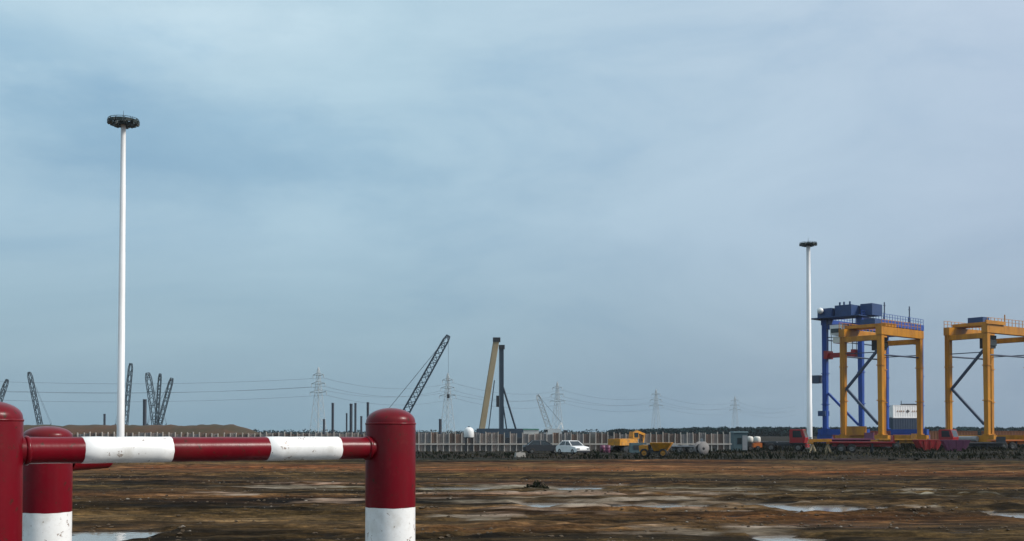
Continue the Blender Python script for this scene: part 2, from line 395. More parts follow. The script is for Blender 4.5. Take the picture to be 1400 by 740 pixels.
nd = gnoise(5, 1, 1, 8, .75); TL(nd, bp.inputs['Height']); TL(bp.outputs[0], b.inputs['Normal'])
me.materials.append(gm)
ground = bpy.data.objects.new('ground', me); C.objects.link(ground); struct(ground)

wm = bpy.data.materials.new('muddy_water'); wm.use_nodes = True
t = wm.node_tree; b = t.nodes['Principled BSDF']; TL = t.links.new
b.inputs['Base Color'].default_value = (.27, .25, .22, 1); b.inputs['Roughness'].default_value = .08; b.inputs['IOR'].default_value = 1.33
tcn = G('ShaderNodeTexCoord'); wz = gnoise(3.5, 1, 1, 3, .5)
bp = G('ShaderNodeBump'); bp.inputs['Strength'].default_value = .22; bp.inputs['Distance'].default_value = .04; TL(wz, bp.inputs['Height']); TL(bp.outputs[0], b.inputs['Normal'])
for cx, cy, a, bb, dp in pud:
    mb = MB(); n = 28
    mb.add([(a * 1.45 * math.cos(2 * math.pi * k / n), bb * 1.45 * math.sin(2 * math.pi * k / n), 0) for k in range(n)], [tuple(range(n))])
    o = mb.build('puddle', wm); o.location = (cx, cy, WL + .0007 * len([p for p in pud if p[0] < cx])); struct(o)

# raised road shoulder the camera and the barrier stand on
PZ = EYE - 1.1
mb = MB(); prof = [(-60, -.3), (9.2, -.3), (6.9, PZ - .12), (6.6, PZ), (-60, PZ)]
mb.add([(-80, y, z) for y, z in prof] + [(80, y, z) for y, z in prof], [tuple(range(5)), tuple(range(9, 4, -1))] + [(i, (i + 1) % 5, (i + 1) % 5 + 5, i + 5) for i in range(5)])
struct(mb.build('road', M['asphalt']))

# clods of clay lying on the yard (nobody could count them)
def scatter_lumps(n, xr, yr, smin, smax, m, name, seed):
    rg = np.random.RandomState(seed)
    base = np.array([(1, 0, 0), (-1, 0, 0), (0, 1, 0), (0, -1, 0), (0, 0, 1), (0, 0, -.6), (.6, .6, .5), (-.6, .6, .5), (-.6, -.6, .5), (.6, -.6, .5)])
    tri = [(0, 6, 4), (6, 2, 4), (2, 7, 4), (7, 1, 4), (1, 8, 4), (8, 3, 4), (3, 9, 4), (9, 0, 4), (0, 2, 6), (2, 1, 7), (1, 3, 8), (3, 0, 9), (0, 5, 2), (2, 5, 1), (1, 5, 3), (3, 5, 0)]
    x = rg.uniform(*xr, n); y = yr[0] + (yr[1] - yr[0]) * rg.rand(n) ** 1.3
    clump = fbm(x * .3, y * .5, 91, 4) > .53
    x = x[clump]; y = y[clump]; n = len(x)
    sz = smin + (smax - smin) * rg.rand(n) ** 4
    z = height(x, y)
    vs = base[None] * (sz[:, None, None] * (1 + .35 * rg.randn(n, 10, 3) * .5)) * np.array([1.2, 1.1, .7]) + np.stack([x, y, z + sz * .15], -1)[:, None]
    fs = (np.array(tri)[None] + (np.arange(n) * 10)[:, None, None]).reshape(-1, 3)
    me = bpy.data.meshes.new(name); me.from_pydata(vs.reshape(-1, 3).tolist(), [], fs.tolist()); me.materials.append(m)
    o = bpy.data.objects.new(name, me); C.objects.link(o); return stuff(o)
mclod = mat('clay_clods', (.085, .057, .031), .9, 0, .8, (.03, .021, .012), .4)
scatter_lumps(26000, (-32, 34), (20, 75), .012, .07, mclod, 'mud_clods', 3)
mstone = mat('pale_stones', (.24, .21, .17), .9, 0, .7, (.10, .08, .06), 1.5)
scatter_lumps(2200, (-32, 34), (20, 75), .012, .065, mstone, 'pale_stones', 8)
mrub = mat('dark_rubble', (.020, .020, .016), .9, 0, .5, (.11, .09, .065), .3, spec=.1)
scatter_lumps(3500, (-75, 85), (94, 134), .04, .26, mrub, 'rubble', 4)

# weeds along the hardstanding
def weeds(n, xr, yr, hmin, hmax, m, seed, thr=.45):
    rg = np.random.RandomState(seed); x = rg.uniform(*xr, n); y = rg.uniform(*yr, n)
    k = fbm(x * .12, y * .2, 131 + seed, 3); keep = k > thr; x, y, k = x[keep], y[keep], k[keep]; n = len(x)
    h = (hmin + (hmax - hmin) * rg.rand(n) ** 2) * (.4 + 3 * (k - thr))
    V = []; Fc = []
    for q in range(5):
        a = rg.uniform(0, 6.28, n); w = h * .09; lx = np.cos(a) * h * .45; ly = np.sin(a) * h * .45; px, py = -np.sin(a) * w, np.cos(a) * w
        z0 = np.zeros(n)
        V += [np.stack([x - px, y - py, z0], -1), np.stack([x + px, y + py, z0], -1), np.stack([x + lx * .5 + px * .8, y + ly * .5 + py * .8, h * .75], -1), np.stack([x + lx, y + ly, h], -1)]
    V = np.stack(V, 1).reshape(-1, 3); b0 = np.arange(n * 5) * 4
    Fc = np.concatenate([np.stack([b0, b0 + 1, b0 + 2], -1), np.stack([b0, b0 + 2, b0 + 3], -1)])
    me = bpy.data.meshes.new('weeds'); me.from_pydata(V.tolist(), [], Fc.tolist()); me.materials.append(m)
    o = bpy.data.objects.new('weeds', me); C.objects.link(o); return stuff(o)
mweed = mat('dark_weeds', (.010, .016, .009), .9, 0, .7, (.050, .038, .020), .15, spec=.05)
weeds(16000, (-75, 90), (97, 134), .10, .50, mweed, 1)
mweed2 = mat('dry_weeds', (.10, .08, .04), .8, 0, .6, (.04, .04, .02), .3)
weeds(12000, (24, 125), (134, 200), .15, .6, mweed, 5, .4)
weeds(6000, (-75, 90), (95, 150), .10, .38, mweed2, 2, .5)

# ------------------------------------------------------------------ barrier in the foreground
def dome_post(loc, r, top, dome, bound, label, groundz=PZ):
    """red over white steel post: bound = height of the paint line (world), top = world height of the dome"""
    t = thing('barrier_post', label, 'post', (loc[0], loc[1], groundz), 0, 'red and white barrier posts')
    h = top - groundz; bz = bound - groundz
    prof = [(r, bz), (r, h - dome - .01), (r * .985, h - dome + .004)]
    for k in range(1, 13):
        a = k / 12 * math.pi / 2
        prof.append((max(r * .985 * math.cos(a), .0005), h - dome + .004 + (dome - .004) * math.sin(a)))
    MB().lathe(prof, 64, wob=(0,)).build('red_upper', M['red'], t)
    MB().lathe([(r * .996, -.2), (r * .996, bz + .02)], 64).build('white_lower', M['white'], t)
    # weld bead round the cap and base plate
    bead = [(r + .0035 * math.cos(a) - .001, h - dome - .006 + .0045 * math.sin(a)) for a in [k * math.pi / 6 for k in range(-4, 5)]]
    MB().lathe(bead, 64).build('cap_weld', M['red'], t)
    bpl = MB().cbox((0, 0, .008), (r * 3.4, r * 3.4, .016)).build('base_plate', M['white'], t)
    bolt = MB().tube((0, 0, .016), (0, 0, .045), .016, n=6, smooth=False).mesh('anchor_bolt', M['dark'])
    for sx in (-1, 1):
        for sy in (-1, 1): link('anchor_bolt', bolt, bpl, (sx * r * 1.35, sy * r * 1.35, 0))
    return t
PR = .11
A = P(-15.5, 600, 3.8); B = P(534, 600, 4.85)
dome_post(A, PR, EYE + .107, .062, EYE - .405, 'red post cut off by the left edge of the photo, nearest of the posts')
dome_post(B, PR, EYE + .104, .064, EYE - .332, 'red and white dome-topped post at the right end of the long striped bar')
RP = P(65, 600, 5.1)
dome_post(RP, PR, EYE + .025, .05, EYE - .372, 'shorter red and white post standing behind the striped bar at left')

def pipe_bar(label, a, b, r, cuts, cols, name='barrier_bar', shrink_last=False):
    """striped pipe: cuts are fractions along a-b, one mesh per painted length"""
    a = Vector(a); b = Vector(b); d = (b - a); Lg = d.length
    t = thing(name, label, 'barrier', a)
    rot = d.normalized().to_track_quat('Z', 'Y').to_matrix().to_4x4()
    cuts = [0] + cuts + [1]
    for k, c in enumerate(cols):
        z0, z1 = cuts[k] * Lg, cuts[k + 1] * Lg
        rr_ = r * (1.0 if c == 'red' else 1.03)
        e = .0025
        prof = [(rr_ - e * 1.2, z0 + .0003), (rr_, z0 + e), (rr_, z1 - e), (rr_ - e * 1.2, z1 - .0003)]
        nseg = max(2, int((z1 - z0) / .05))
        mid = [(rr_ + (.0006 * math.sin(q * 2.1)), z0 + e + (z1 - z0 - 2 * e) * q / nseg) for q in range(nseg + 1)]
        pts = [prof[0]] + mid + [prof[-1]]
        wb = ()
        if c == 'red': pts = [(rr_, z0 - (.012 if k else 0))] + mid + [(rr_, z1 + (.012 if k < len(cols) - 1 else 0))]
        else: wb = (0, 1, len(pts) - 2, len(pts) - 1)
        MB().lathe(pts + ([(.004, z1 - .0003)] if k == len(cols) - 1 else []), 48, rot, wob=wb).build('painted_length', M[c], t)
    return t, rot, Lg
bl = A.copy(); bl.z = EYE - .067
br = B.copy(); br.z = EYE - .072
dv_ = (br - bl).normalized()
a0 = bl + dv_ * (PR * .8); b0 = br - dv_ * (PR * .8)
def frac(px):     # where photo column px falls along the bar
    lo, hi = 0., 1.
    for _ in range(40):
        m_ = (lo + hi) / 2; p_ = a0.lerp(b0, m_)
        if 700 + F * p_.x / p_.y < px: lo = m_
        else: hi = m_
    return lo
tb, rot, Lg = pipe_bar('long red and white striped pipe bar across the left foreground', a0, b0, .0475, [frac(111), frac(233), frac(363), frac(462)], ['red', 'white', 'red', 'white', 'red'])
for z in (.035, Lg - .035):
    MB().lathe([(.047 + .006 * math.cos(k * math.pi / 6), z + .009 * math.sin(k * math.pi / 6)) for k in range(-3, 4)], 40, rot).build('weld_collar', M['red'], tb)
ra = Vector((RP.x + .05, RP.y + .09, EYE - .143)); rb_ = Vector((-2.075, 5.6, EYE - .143))
pipe_bar('short stub of red pipe on the rear post, behind the long striped bar', ra, rb_, .046, [], ['red'])

# ------------------------------------------------------------------ high mast lights
def high_mast(px, pyt, Yd, r0, r1, rh, nl, label, drop, lampz):
    top = P(px, pyt, Yd); H = top.z
    t = thing('light_mast', label, 'light mast', (top.x, top.y, 0), 0, 'tall white floodlight masts')
    pole = MB(); k = 5
    zs = [H * q / k for q in range(k + 1)]
    prof = []
    for q in range(k):
        ra_ = r0 + (r1 - r0) * q / k; rb2 = r0 + (r1 - r0) * (q + 1) / k
        prof += [(ra_, zs[q] + (.0 if q == 0 else .35)), (rb2 + .012, zs[q + 1] + .33)] if q < k - 1 else [(ra_, zs[q] + .35), (r1, H - .3)]
    pole.lathe(prof, 18).build('pole', M['mast'], t)
    MB().lathe([(r0 + .28, 0), (r0 + .28, .08), (r0 + .02, .08), (r0 + .02, .5)], 18).build('base_flange', M['concrete'], t)
    MB().box(-.18, .18, -r0 - .06, -r0 + .1, .7, 1.7).build('access_door', M['grey'], t)
    hd = MB(); hd.lathe([(r1 + .05, H - .35), (r1 + .2, H - .3), (r1 + .2, H + .1), (.1, H + .28), (.01, H + .3)], 18)
    for rr_, zz in ((rh * .55, H - .05), (rh * .86, H - .02)):
        n = 28
        for q in range(n):
            a = 2 * math.pi * q / n; b = 2 * math.pi * (q + 1) / n
            hd.bar((rr_ * math.cos(a), rr_ * math.sin(a), zz), (rr_ * math.cos(b), rr_ * math.sin(b), zz), .09)
    for q in range(8):
        a = 2 * math.pi * q / 8; hd.bar((.2 * math.cos(a), .2 * math.sin(a), H - .1), (rh * .88 * math.cos(a), rh * .88 * math.sin(a), H - .03), .07)
    hd.build('head_frame', M['lampdark'], t)
    MB().tube((0, 0, H + .25), (0, 0, H + .95), .03, .012, n=6).build('lightning_rod', M['dark'], t)
    # floodlights round the ring
    hm = MB(); hm.box(-.24, .24, -.20, .20, -.20, .08, top=(-.18, .18, -.14, .16)); hm.bar((-.27, 0, -.04), (-.27, 0, .2), .045); hm.bar((.27, 0, -.04), (.27, 0, .2), .045); hm.bar((-.29, 0, .19), (.29, 0, .19), .045)
    hme = hm.mesh('floodlight', M['lampdark']); lm = MB().box(-.20, .20, -.17, .17, -.222, -.203).mesh('lens', M['lens'])
    for ring, rr_, zz, cnt in ((0, rh * .86, lampz, nl), (1, rh * .5, lampz - drop, nl // 2)):
        for q in range(cnt):
            a = 2 * math.pi * (q + .5 * ring) / cnt + .1
            f = link('floodlight', hme, t, (rr_ * math.cos(a), rr_ * math.sin(a), H + zz), (R(16), 0, a + math.pi / 2))
            link('lens', lm, f)
    return t
high_mast(168.8, 166, 97, .33, .21, 1.42, 12, 'white floodlight mast rising behind the striped bar, taller of two', .22, .0)
high_mast(1105, 333.5, 160, .40, .28, 1.3, 10, 'white floodlight mast standing beside the blue crane, shorter looking of two', .12, .0)

# ------------------------------------------------------------------ fence of posts and panels
FY = 136.0
fx0, fx1 = (-60 - 700) / F * FY, (1000 - 700) / F * FY
fence = thing('panel_fence', 'long fence of rusty panels between pale posts across the yard', 'fence', ((fx0 + fx1) / 2, FY, 0))
pitch = .755; nf = int((fx1 - fx0) / pitch)
pm = MB().box(-.055, .055, -.10, .10, 0, 2.42, top=(-.05, .05, -.09, .09)).mesh('post', M['fpost'])
def corr(w, h0, h1, m, name):
    mb = MB(); n = 6; vs = []
    for q in range(n + 1):
        x = -w / 2 + w * q / n; y = .03 if q % 2 else -.03
        vs += [(x, y, h0), (x, y, h1), (x, y + .02, h0), (x, y + .02, h1)]
    fs = []
    for q in range(n):
        a = q * 4; fs += [(a, a + 4, a + 5, a + 1), (a + 2, a + 3, a + 7, a + 6), (a + 1, a + 5, a + 7, a + 3)]
    return mb.add(vs, fs).mesh(name, m)
pan = [corr(pitch - .11, 1.02, 2.28, M[k], 'upper_panel') for k in ('fpanA', 'fpanB', 'fpanC', 'fpanD', 'fpanB', 'fpanD', 'fpanC')]
low = [corr(pitch - .11, .02, .86, M[k], 'lower_panel') for k in ('fpanC', 'fdark', 'fpanB', 'fdark')]
hw = (fx1 - fx0) / 2
for k in range(nf + 1):
    x = -hw + k * pitch
    link('post', pm, fence, (x, 0, -.05 + random.uniform(-.12, .10)), (random.uniform(-.02, .02), random.uniform(-.02, .02), 0))
    if k < nf:
        u = vn(np.array([k * .21]), np.array([0.]), 77)[0]
        if random.random() > .07: link('upper_panel', random.choice(pan), fence, (x + pitch / 2, .02, random.uniform(-.16, .08)), (0, random.uniform(-.015, .015), 0))
        link('lower_panel', random.choice(low), fence, (x + pitch / 2, .02, 0))
rl = MB().box(-hw, hw, -.16, -.105, .84, 1.03).build('rail', M['fpost'], fence)

# ------------------------------------------------------------------ earth mound, far wood
mb = MB(); nxm, nym = 150, 16
mx0, mx1 = P(20, 590, 182).x, P(388, 590, 182).x; vs = []
XX, YY = np.meshgrid(np.linspace(0, 1, nxm), np.linspace(0, 1, nym))
xs = mx0 - 30 + (mx1 - mx0 + 30) * XX
env = np.clip((1 - XX) * 9, 0, 1) ** .7 * np.sin(np.pi * YY) ** .7
zz = env * (3.1 + .55 * fbm(xs * .12, YY * 2, 5, 4) + .5 * fbm(xs * .9, YY * 6, 15, 3)) - .05
vs = np.stack([xs, 172 + 20 * YY, zz], -1).reshape(-1, 3).tolist()
fs = [(j * nxm + i, j * nxm + i + 1, (j + 1) * nxm + i + 1, (j + 1) * nxm + i) for j in range(nym - 1) for i in range(nxm - 1)]
mb.add(vs, fs, True)
mmound = mat('earth_mound_clay_and_grass', (.048, .033, .014), .95, 0, .9, (.10, .040, .019), .2, .4)
struct(mb.build('earth_mound', mmound))
rg = np.random.RandomState(12)
def leaf_mass(name, segs, n, m, seed):
    """far wood: clumps of small leaf faces filling crowns along a line; segs = list of (x, y, half width, height)"""
    rg = np.random.RandomState(seed); V = []
    for x, y, w, h in segs:
        k = n
        th = rg.uniform(0, 6.283, k); ph = np.arccos(rg.uniform(-1, 1, k)); rr_ = rg.uniform(.55, 1.0, k)
        cx = x + w * rr_ * np.sin(ph) * np.cos(th); cy = y + w * rr_ * np.sin(ph) * np.sin(th); cz = h * .5 + h * .5 * rr_ * np.cos(ph)
        c = np.stack([cx, cy, np.maximum(cz, .1)], -1); s_ = rg.uniform(.4, 1.0, k)[:, None]
        d1 = rg.randn(k, 3); d1 /= np.linalg.norm(d1, axis=1)[:, None]; d2 = rg.randn(k, 3); d2 /= np.linalg.norm(d2, axis=1)[:, None]
        V.append(np.stack([c + d1 * s_, c - d1 * s_ * .5 + d2 * s_ * .8, c - d1 * s_ * .5 - d2 * s_ * .8], 1).reshape(-1, 3))
    V = np.concatenate(V); Fc = np.arange(len(V)).reshape(-1, 3)
    me = bpy.data.meshes.new(name); me.from_pydata(V.tolist(), [], Fc.tolist()); me.materials.append(m)
    o = bpy.data.objects.new(name, me); C.objects.link(o); return stuff(o)
mwood = mat('far_foliage', (.010, .032, .033), .95, 0, .8, (.006, .018, .02), .08, spec=.1)
segs = []; x = P(840, 590, 560).x
while x < P(1560, 590, 560).x:
    px = 700 + F * x / 560; g = min(1, max(.25, (px - 835) / 130)); w = rg.uniform(3, 6)
    segs.append((x, 560 + rg.uniform(-14, 14), w, (3.2 + 1.5 * g) * rg.uniform(.94, 1.05))); x += w * .4
leaf_mass('far_wood', segs, 300, mwood, 3)
segs = []; x = P(-140, 590, 760).x
while x < P(880, 590, 760).x:
    w = rg.uniform(3, 7); segs.append((x, 760 + rg.uniform(-20, 20), w, rg.uniform(2.6, 4.4))); x += w * rg.uniform(.8, 1.5)
leaf_mass('far_scrub', segs, 70, mwood, 4)

# ------------------------------------------------------------------ crawler cranes far off
def crawler_crane(tip, foot, Yd, wa, wb, m, label, bays=14, rm=.17, rbm=.10, jib=False, rope=True, group='lattice boom cranes beyond the fence'):
    T = P(*tip, Yd); Fo = P(*foot, Yd)
    d = T - Fo; k = (1.9 - Fo.z) / d.z if d.z else 0
    Ft = Fo + d * k                                       # boom foot at 1.9 m
    s = 1 if d.x >= 0 else -1
    base = Vector((Ft.x - s * 1.0, Yd, 0))
    t = thing('crawler_crane', label, 'crane', base, 0, group)
    MB().lattice(Ft - base, T - base, wa, wb, bays, rm, rbm).build('boom', m, t)
    MB().box(-2.6, 2.4, -1.5, 1.5, 1.3, 3.3, top=(-2.4, 2.0, -1.4, 1.4)).build('engine_house', m, t)
    cb = MB().box(s * 2.5 - .7, s * 2.5 + .7, -2.2, -1.55, 1.4, 3.2, top=(s * 2.5 - .5, s * 2.5 + .5, -2.15, -1.6)).build('cab', m, t)
    MB().box(s * 2.5 - .55, s * 2.5 + .55, -2.24, -2.205, 2.2, 3.0).build('window', M['glass'], cb)
    for y in (-1.9, 1.9):
        pr = [(-3, .25), (-2.6, 0), (2.6, 0), (3, .25), (3, .8), (2.6, 1.1), (-2.6, 1.1), (-3, .8)]
        MB().prism(pr, y - .4, y + .4).build('crawler_track', M['dark'], t)
    MB().box(-s * 3.3 - .5, -s * 3.3 + .5, -1.4, 1.4, 1.4, 2.9).build('counterweight', M['dark'], t)
    gan = Vector((-s * 2.2, 0, 5.2))
    g = MB(); g.bar((-s * 2.6, -1, 3.3), gan, .16); g.bar((-s * 1.0, -1, 3.3), gan, .16); g.build('gantry', m, t)
    pw = MB()
    for y in (-.5, .5): pw.tube(gan + Vector((0, y, 0)), T - base + Vector((0, y * .6, 0)), .035, n=4)
    pw.build('pendant_lines', M['wire'], t)
    if rope:
        hk = T - base; z1 = max(3.0, hk.z * .45)
        r_ = MB().tube(hk, (hk.x, hk.y, z1), .04, n=4).build('hoist_rope', M['wire'], t)
        MB().box(hk.x - .3, hk.x + .3, hk.y - .2, hk.y + .2, z1 - .9, z1).build('hook_block', M['dark'], r_)
    return t
crawler_crane((613, 459), (556, 562), 250, 1.6, 1.15, M['boomblue'], 'dark lattice crane boom raised to the right, longest of the far booms', 20, .24, .14)
crawler_crane((10, 519), (-4, 560), 380, 1.25, 1.1, M['boomgrey'], 'lattice boom just above the post at the left edge', 12, .2, .13, rope=False)
crawler_crane((40, 509), (55, 582), 380, 1.35, 1.2, M['boomgrey'], 'lattice boom leaning left, alone between left post and white mast', 14, .21, .13, rope=False)
crawler_crane((179, 497), (171, 585), 380, 1.35, 1.15, M['boomgrey'], 'steep lattice boom half hidden behind the white mast', 14, .21, .13, rope=False)
crawler_crane((202, 510), (213, 582), 370, 2.0, 1.6, M['boomgrey'], 'lattice boom leaning left, in the crossed pair right of the mast', 13, .2, .12, rope=False)
crawler_crane((235, 517), (217, 584), 372, 1.35, 1.15, M['boomgrey'], 'lattice boom leaning right, in the crossed pair right of the mast', 13, .21, .13, rope=False)
crawler_crane((219, 511), (214, 580), 395, 1.0, .9, M['boomgrey'], 'thin upright lattice boom behind the crossed pair', 13, .2, .13, rope=False)
crawler_crane((735, 540), (751, 587), 330, 1.5, 1.2, M['galv'], 'small pale boom leaning left, right of the dark pile driver', 10, .22, .13, rope=False)

# pile drivers: box leaders with back stays
def piling_rig(tip, foot, Yd, w, m, label, stays, hammer=True):
    T = P(*tip, Yd); Fo = P(*foot, Yd); d = T - Fo; Fb = Fo + d * ((.8 - Fo.z) / d.z)
    base = Vector((Fb.x, Yd, 0)); t = thing('pile_driver', label, 'pile driver', base, 0, 'pile drivers beyond the fence')
    a = Fb - base; b_ = T - base
    ld = MB().bar(a, b_, w); 
    ld.build('leader', m, t)
    rail = MB()
    for y in (-.3, .3): rail.bar(a + Vector((-w * .62, y, 0)), b_ + Vector((-w * .62, y, 0)), w * .16)
    rail.build('guide_rails', m, t)
    MB().cbox(b_ + Vector((0, 0, .35)), (w * 1.5, w * 1.3, .9)).build('head_sheave', M['dark'], t)
    if hammer: MB().cbox(a.lerp(b_, .42) + Vector((-w * 1.0, 0, 0)), (w * .8, w, 2.4)).build('hammer', M['dark'], t)
    for (p0, p1, r_) in stays:
        MB().tube(P(*p0, Yd + .6) - base, P(*p1, Yd + 1.5) - base, r_, n=6).build('back_stay', M['boomblue'], t)
    MB().box(-1, 6, -1.6, 1.6, 1.2, 3.1, top=(-.8, 5.6, -1.5, 1.5)).build('engine_house', M['boomblue'], t)
    for y in (-1.9, 1.9):
        MB().prism([(-1.5, .25), (-1.1, 0), (5.6, 0), (6, .25), (6, .8), (5.6, 1.1), (-1.1, 1.1), (-1.5, .8)], y - .4, y + .4).build('crawler_track', M['dark'], t)
    return t
piling_rig((679, 467), (659, 590), 230, 1.05, M['tan'], 'tan pile driver with a leaning box leader', [((676, 520), (668, 588), .12)], False)
piling_rig((686, 477), (686, 590), 235, .85, M['boomblue'], 'dark pile driver with an upright leader and sloping stays', [((688, 530), (706, 589), .24), ((688, 555), (693, 589), .16)])

# steel piles
def pile(px, pyt, Yd, w, label, nm='steel_pile'):
    T = P(px, pyt, Yd); mb = MB(); r = w / 2
    mb.tube((0, 0, -.5), (0, 0, T.z), r, n=12); mb.lathe([(r * .75, T.z - .6), (r * .75, T.z + .002), (r * 1.06, T.z + .002), (r * 1.06, T.z - .35), (r, T.z - .36)], 12)
    o = mb.build(nm, M['steelpile']); o.location = (T.x, Yd, 0)
    tag(o, label, 'steel pile', 'dark steel piles standing beyond the fence')
pile(443, 573, 300, .6, 'short dark pile at the foot of the nearest pylon')
pile(455, 551, 300, .7, 'tall dark pile, first on the left of the row beside the red post')
pile(474, 565, 330, .5, 'thin low pile left of the close pair')
pile(480, 552, 300, .8, 'tall dark pile, left one of the close pair')
pile(486, 551, 300, .6, 'tall dark pile, right one of the close pair')
pile(494, 569, 310, .6, 'low pile right of the close pair')
pile(503, 550, 300, .7, 'tall dark pile just left of the red post dome')
pile(602, 573, 300, .8, 'lone short pile between the red post and the white tank')
pile(198, 546, 330, 1.1, 'dark pile beside the crossed lattice booms')
pile(143, 566, 300, .6, 'short dark pile left of the white mast')

# ------------------------------------------------------------------ pylons and cables
def make_pylon(label):
    H = 40.0; t = thing('pylon', label, 'pylon', (0, 0, 0), 0, 'electricity pylons in a row far off')
    tw = MB(); lv = [0, 6, 12, 18, 23, 27, 30.5, 34, 37]
    def ring(z): h = 3.2 * (1 - z / H) ** 1.15 + .45; return [Vector((sx * h, sy * h, z)) for sx, sy in ((-1, -1), (1, -1), (1, 1), (-1, 1))]
    pr = ring(0)
    for z in lv[1:]:
        q = ring(z)
        for k in range(4):
            tw.bar(pr[k], q[k], .19); j = (k + 1) % 4; tw.bar(pr[k], q[j], .085); tw.bar(pr[j], q[k], .085); tw.bar(q[k], q[j], .085)
        pr = q
    for q in pr: tw.bar(q, (0, 0, H), .3)
    tw.build('tower', M['galv'], t)
    for z, w in ((25, 6.5), (30, 5.4), (35, 4.2)):
        ar = MB()
        for s in (-1, 1):
            ar.bar((0, -.4, z), (s * w, 0, z + .5), .28); ar.bar((0, .4, z), (s * w, 0, z + .5), .28); ar.bar((0, 0, z + 1.8), (s * w, 0, z + .5), .26)
            ar.tube((s * w, 0, z + .4), (s * w, 0, z - 1.4), .16, n=6)
        ar.build('crossarm', M['galv'], t)
    return t
pyl = [(435, 640), (612, 703), (762, 827), (897, 970), (1005, 1170)]
pp = [Vector(((px - 700) / F * Yd, Yd, 0)) for px, Yd in pyl]
plab = ['pale lattice pylon standing left of the dark pile row', 'pale lattice pylon behind the tip of the long dark boom', 'faint pylon right of the small pale boom',
        'faint pylon above the yellow machines', 'faintest pylon, left of the white mast by the cranes']
ang = math.atan2((pp[-1] - pp[0]).y, (pp[-1] - pp[0]).x) + math.pi / 2
first = make_pylon(plab[0]); first.location = pp[0]; first.rotation_euler = (0, 0, ang)
for p_, lb in zip(pp[1:], plab[1:]): copy_thing(first, p_, ang, lb)
offp = Vector((pp[0].x - 250, 560, 0)); copy_thing(first, offp, ang, 'pale pylon beyond the left edge of the yard')
endp = pp[-1] + (pp[-1] - pp[-2]) * 1.0
for hz, side, lb in ((33.6, 4.2, 'highest cable on the near side of the pylons'), (28.6, 5.4, 'middle cable on the near side of the pylons'), (23.6, 6.5, 'lowest cable on the near side of the pylons'),
                     (28.6, -5.4, 'middle cable on the far side of the pylons')):
    cu = MB(); off = Vector((math.cos(ang), math.sin(ang), 0)) * (-side)
    pts = [offp] + pp + [endp]
    for a_, b_ in zip(pts[:-1], pts[1:]):
        pv = None
        for q in range(19):
            tq = q / 18; p_ = a_.lerp(b_, tq) + off; p_.z = hz - 4 * 5.0 * tq * (1 - tq)
            if pv is not None: cu.tube(pv, p_, .075, n=4, caps=False)
            pv = p_
    tag(cu.build('power_cable', M['wire']), lb, 'power cable', 'power cables strung between the pylons')

# ------------------------------------------------------------------ wheels, containers
wheel_cache = {}
def wheel(parent, loc, r, w, axis='y', rimm='rim', name='wheel'):
    key = (r, w, axis, rimm)
    if key not in wheel_cache:
        rot = Matrix.Rotation(R(90), 4, 'X') if axis == 'y' else Matrix.Rotation(R(90), 4, 'Y')
        ty = MB().lathe([(r * .55, -w / 2), (r * .9, -w / 2), (r, -w * .32), (r, w * .32), (r * .9, w / 2), (r * .55, w / 2)], 20, rot)
        rm = MB().lathe([(.02, -w * .38), (r * .3, -w * .38), (r * .36, -w * .2), (r * .55, -w * .46), (r * .57, -w * .46), (r * .57, w * .46), (r * .55, w * .46), (r * .36, w * .2), (r * .3, w * .38), (.02, w * .38)], 16, rot)
        wheel_cache[key] = (ty.mesh('tyre', M['tyre']), rm.mesh('rim', M[rimm]))
    a, b_ = wheel_cache[key]
    o = link(name, a, parent, loc); link('rim', b_, o); return o

def container(loc, rz, m, label, L_=6.06, marks=False, group=None):
    t = thing('shipping_container', label, 'container', loc, rz, group); W_, H_ = 2.44, 2.59
    sh = MB(); n = int(L_ / .28)
    for y, s in ((-W_ / 2 + .04, 1), (W_ / 2 - .04, -1)):
        vs = []
        for q in range(n * 2 + 1):
            x = -L_ / 2 + .15 + (L_ - .3) * q / (n * 2); yy = y + s * (.03 if q % 4 > 1 else 0)
            vs += [(x, yy, .15), (x, yy, H_ - .12)]
        sh.add(vs, [((2 * q), 2 * q + 2, 2 * q + 3, 2 * q + 1) if s > 0 else (2 * q + 1, 2 * q + 3, 2 * q + 2, 2 * q) for q in range(n * 2)])
    sh.box(-L_ / 2 + .08, L_ / 2 - .08, -W_ / 2 + .1, W_ / 2 - .1, .12, H_ - .03)
    sh.build('walls', m, t)
    fr = MB()
    for x in (-L_ / 2 + .075, L_ / 2 - .075):
        for y in (-W_ / 2 + .075, W_ / 2 - .075): fr.cbox((x, y, H_ / 2), (.15, .15, H_))
    for y in (-W_ / 2 + .06, W_ / 2 - .06):
        fr.box(-L_ / 2 + .15, L_ / 2 - .15, y - .05, y + .05, 0, .15); fr.box(-L_ / 2 + .15, L_ / 2 - .15, y - .05, y + .05, H_ - .12, H_)
    fr.build('frame', m, t)
    for s in (-1, 1):
        d = MB().box(L_ / 2 - .085, L_ / 2 - .01, min(s * .02, s * 1.05), max(s * .02, s * 1.05), .16, H_ - .14).build('door', m, t)
        lb = MB()
        for q in (.3, .75): lb.tube((L_ / 2 + .012, s * q, .1), (L_ / 2 + .012, s * q, H_ - .1), .02, n=6)
        lb.build('lock_rods', M['galv'], d)
    if marks:     # small painted emblem and a worn row of strokes, too small to read
        mk = MB(); y = -W_ / 2 - .004
        mk.add([(.35, y, 1.0), (.8, y, 1.35), (.35, y, 1.75), (-.1, y, 1.35)], [(0, 1, 2, 3)]); mk.build('emblem', M['mark'], t)
        mk = MB()
        sm_ = mk.add([(0, y, 1.2), (.24, y, 1.2), (.24, y, 1.52), (0, y, 1.52)], [(0, 1, 2, 3)]).mesh('worn_stroke', M['markb'])
        for x in (-2.1, -1.6, -1.2, -.7, 1.3, 1.75, 2.2): link('worn_stroke', sm_, t, (x, 0, 0))
    return t
